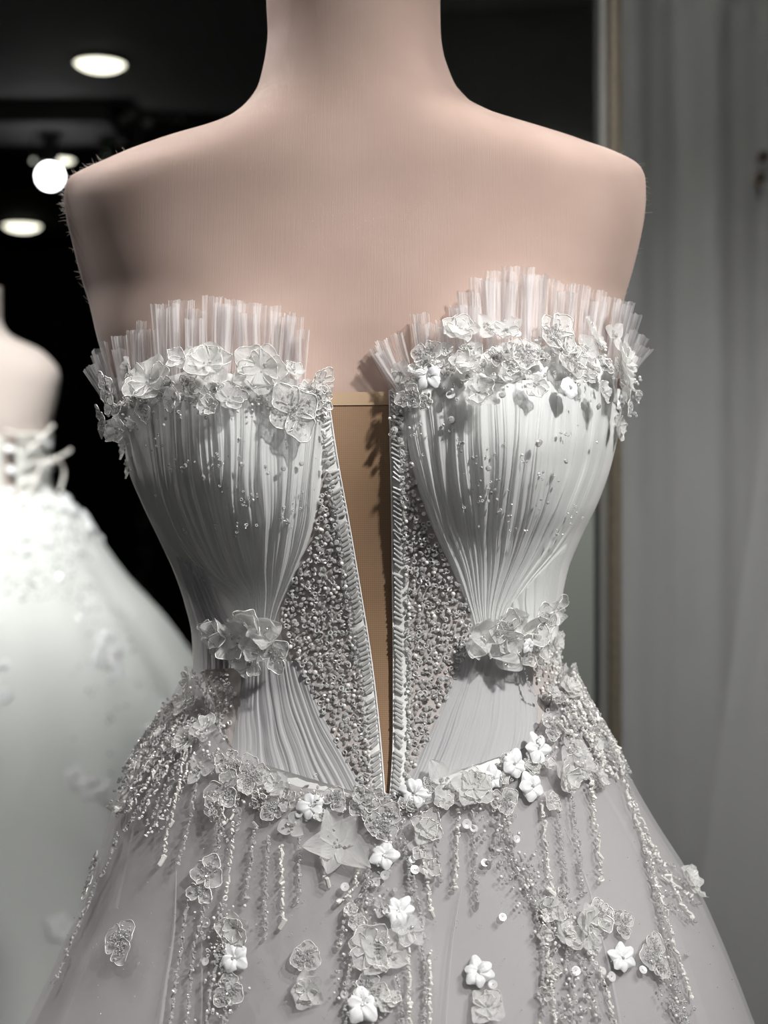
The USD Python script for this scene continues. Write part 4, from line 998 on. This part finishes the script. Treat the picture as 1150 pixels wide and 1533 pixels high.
def on2(u, v_, off=0.0):
    """Point on the near side of the second gown at a pixel."""
    ys = np.linspace(1.9, Y2, 160); p = ray(u, v_, ys); z = np.clip(p[:, 2], z2[0], z2[-1]); s = (p[:, 0] - C2) / a2(z)
    h = ys - (Y2 - f2_(z) * np.sqrt(np.maximum(1 - s ** 2, 0)))
    k = int(np.argmax(h >= 0)) if (h >= 0).any() else len(ys) - 1
    q = ray(u, v_, ys[k]); T = math.atan2(max(Y2 - q[1], 0) / float(f2_(np.clip(q[2], z2[0], z2[-1]))), (q[0] - C2) / float(a2(np.clip(q[2], z2[0], z2[-1]))))
    r_ = q - np.array([C2, Y2, q[2]]); r_ = r_ / max(np.linalg.norm(r_), 1e-6)
    return q + r_ * (off + .026 * float(fold2(T, q[2])))
form2 = thing('dress_form', 'pale mannequin with its back turned, blurred, under the second gown at the left edge', 'mannequin')
zs = np.linspace(ZC - (760 - VC) * K2, ZC - (430 - VC) * K2, 110); p = grid2(zs, 96); nr, nc = p.shape[:2]
v = np.vstack([p.reshape(-1, 3), [p[-1].mean(0) + [0, 0, .006]]]); i = np.arange(nc); f = grid_faces(nr, nc, True)
f = np.vstack([f[:, [0, 1, 2]], f[:, [0, 2, 3]], np.stack([(nr - 1) * nc + i, (nr - 1) * nc + (i + 1) % nc, np.full(nc, len(v) - 1)], 1)])
obj('torso', (v, f), M['jersey_b'], form2)
obj('stand_pole', tube([[C2, Y2, .02], [C2, Y2, zs[0] + .05]], .014, 16), M['steel'], form2)
gown2 = thing('wedding_dress', 'blurred white tulle wedding dress seen from behind, laced at the back, at the left edge', 'dress')
zt = lambda v_: ZC - (v_ - VC) * K2
p = grid2(np.linspace(zt(752), zt(648), 24), 60, .006, -2.6, .82, closed=False); obj('bodice_side', (p.reshape(-1, 3), grid_faces(24, 60)), M['back_lace'], gown2)
p = grid2(np.linspace(zt(752), zt(652), 24), 60, .006, 1.02, 3.8, closed=False); obj('bodice_side', (p.reshape(-1, 3), grid_faces(24, 60)), M['back_lace'], gown2)
p = grid2(np.linspace(.008, zt(742), 120), 300, .012, folds=.026, seed=5); obj('skirt', (p.reshape(-1, 3), grid_faces(120, 300, True)), M['back_skirt'], gown2, uv=np.zeros((36000, 2)))
def ribbon(pts, r, label=None):
    q = np.array([on2(u, v_, o) for (u, v_, o) in pts]); t = np.linspace(0, 1, 24); d = np.linspace(0, 1, len(q))
    c = np.stack([PCH(d, q[:, k])(t) if len(q) > 2 else np.interp(t, d, q[:, k]) for k in range(3)], 1)
    obj('lacing_ribbon', tube(c, r, 8), M['ribbon'], gown2, label=label)
ribbon([(0, 644, .02), (25, 650, .02), (50, 650, .02)], .0030)
ribbon([(26, 680, .02), (45, 660, .022), (66, 637, .02)], .0034)
ribbon([(18, 655, .018), (38, 668, .02)], .003)
ribbon([(45, 692, .024), (65, 684, .034), (82, 673, .034)], .0034)
ribbon([(46, 694, .028), (36, 718, .03), (22, 757, .024)], .0034)
ribbon([(46, 694, .026), (64, 690, .035), (71, 708, .035), (73, 735, .022)], .0034)
ribbon([(18, 726, .02), (38, 712, .022)], .0028)
ribbon([(22, 700, .02), (44, 688, .022)], .003)
def motif2(u, v_, r, seed, n=5):
    g = np.random.default_rng(seed); o = on2(u, v_, .016); s = r * K2
    nrm = o - np.array([C2, Y2, o[2] - .15]); nrm /= np.linalg.norm(nrm); up = np.array([0, 0, 1.0]); rt = np.cross(nrm, up) * -1; rt /= np.linalg.norm(rt); up = np.cross(nrm, rt)
    A = np.stack([rt, up, nrm], 1); fl = part(gown2, 'flower_motif')
    for k in range(n):
        pv, pf = puff(s * g.uniform(.85, 1.15), s * .5, s * g.uniform(.25, .5))
        obj('petal', (pv @ rz(k * 2 * np.pi / n + g.uniform(-.2, .2)).T @ A.T + o, pf), M['satin'], fl)
    obj('bead', (GEM[0] * s * .12 @ A.T + o + nrm * s * .2, GEM[1]), M['pearl'], fl, smooth=False)
for k, (u, v_, r) in enumerate([(10, 760, 12), (32, 752, 11), (56, 750, 12), (80, 756, 13), (97, 762, 15), (116, 778, 16), (124, 788, 14), (88, 748, 14), (138, 806, 9), (40, 768, 12), (18, 776, 12), (8, 790, 10), (30, 780, 9), (50, 772, 9), (70, 785, 9), (14, 815, 9), (34, 826, 8), (66, 812, 8), (92, 800, 8), (105, 822, 7), (60, 662, 9), (64, 700, 8), (8, 672, 9), (10, 704, 9), (8, 735, 9), (60, 735, 9),
        (150, 960, 18), (165, 985, 18), (140, 985, 14), (172, 1008, 12), (112, 1165, 16), (132, 1178, 18), (155, 1188, 16), (85, 1385, 20), (110, 1395, 16), (2, 1000, 14), (4, 1040, 12), (235, 1060, 14), (215, 1095, 12), (262, 1062, 12), (100, 850, 7), (125, 870, 7), (128, 905, 7)]):
    motif2(u, v_, r, 3000 + k)
g = np.random.default_rng(77); mb = MB()
for k in range(260):
    u, v_ = g.uniform(0, 130), g.uniform(742, 900)
    if u < 75 + (v_ - 742) * 1.05: mb.add(GEM[0] * g.uniform(.0025, .0045) @ rot_rand(g).T + on2(u, v_, .016), GEM[1])
for k in range(60):
    u, v_ = 150 + g.normal() * 30, 900 + abs(g.normal()) * 120; mb.add(GEM[0] * g.uniform(.002, .0035) @ rot_rand(g).T + on2(u, v_, .016), GEM[1])
obj('beading', mb.get(), M['crystal'], gown2, smooth=False, kind='stuff')
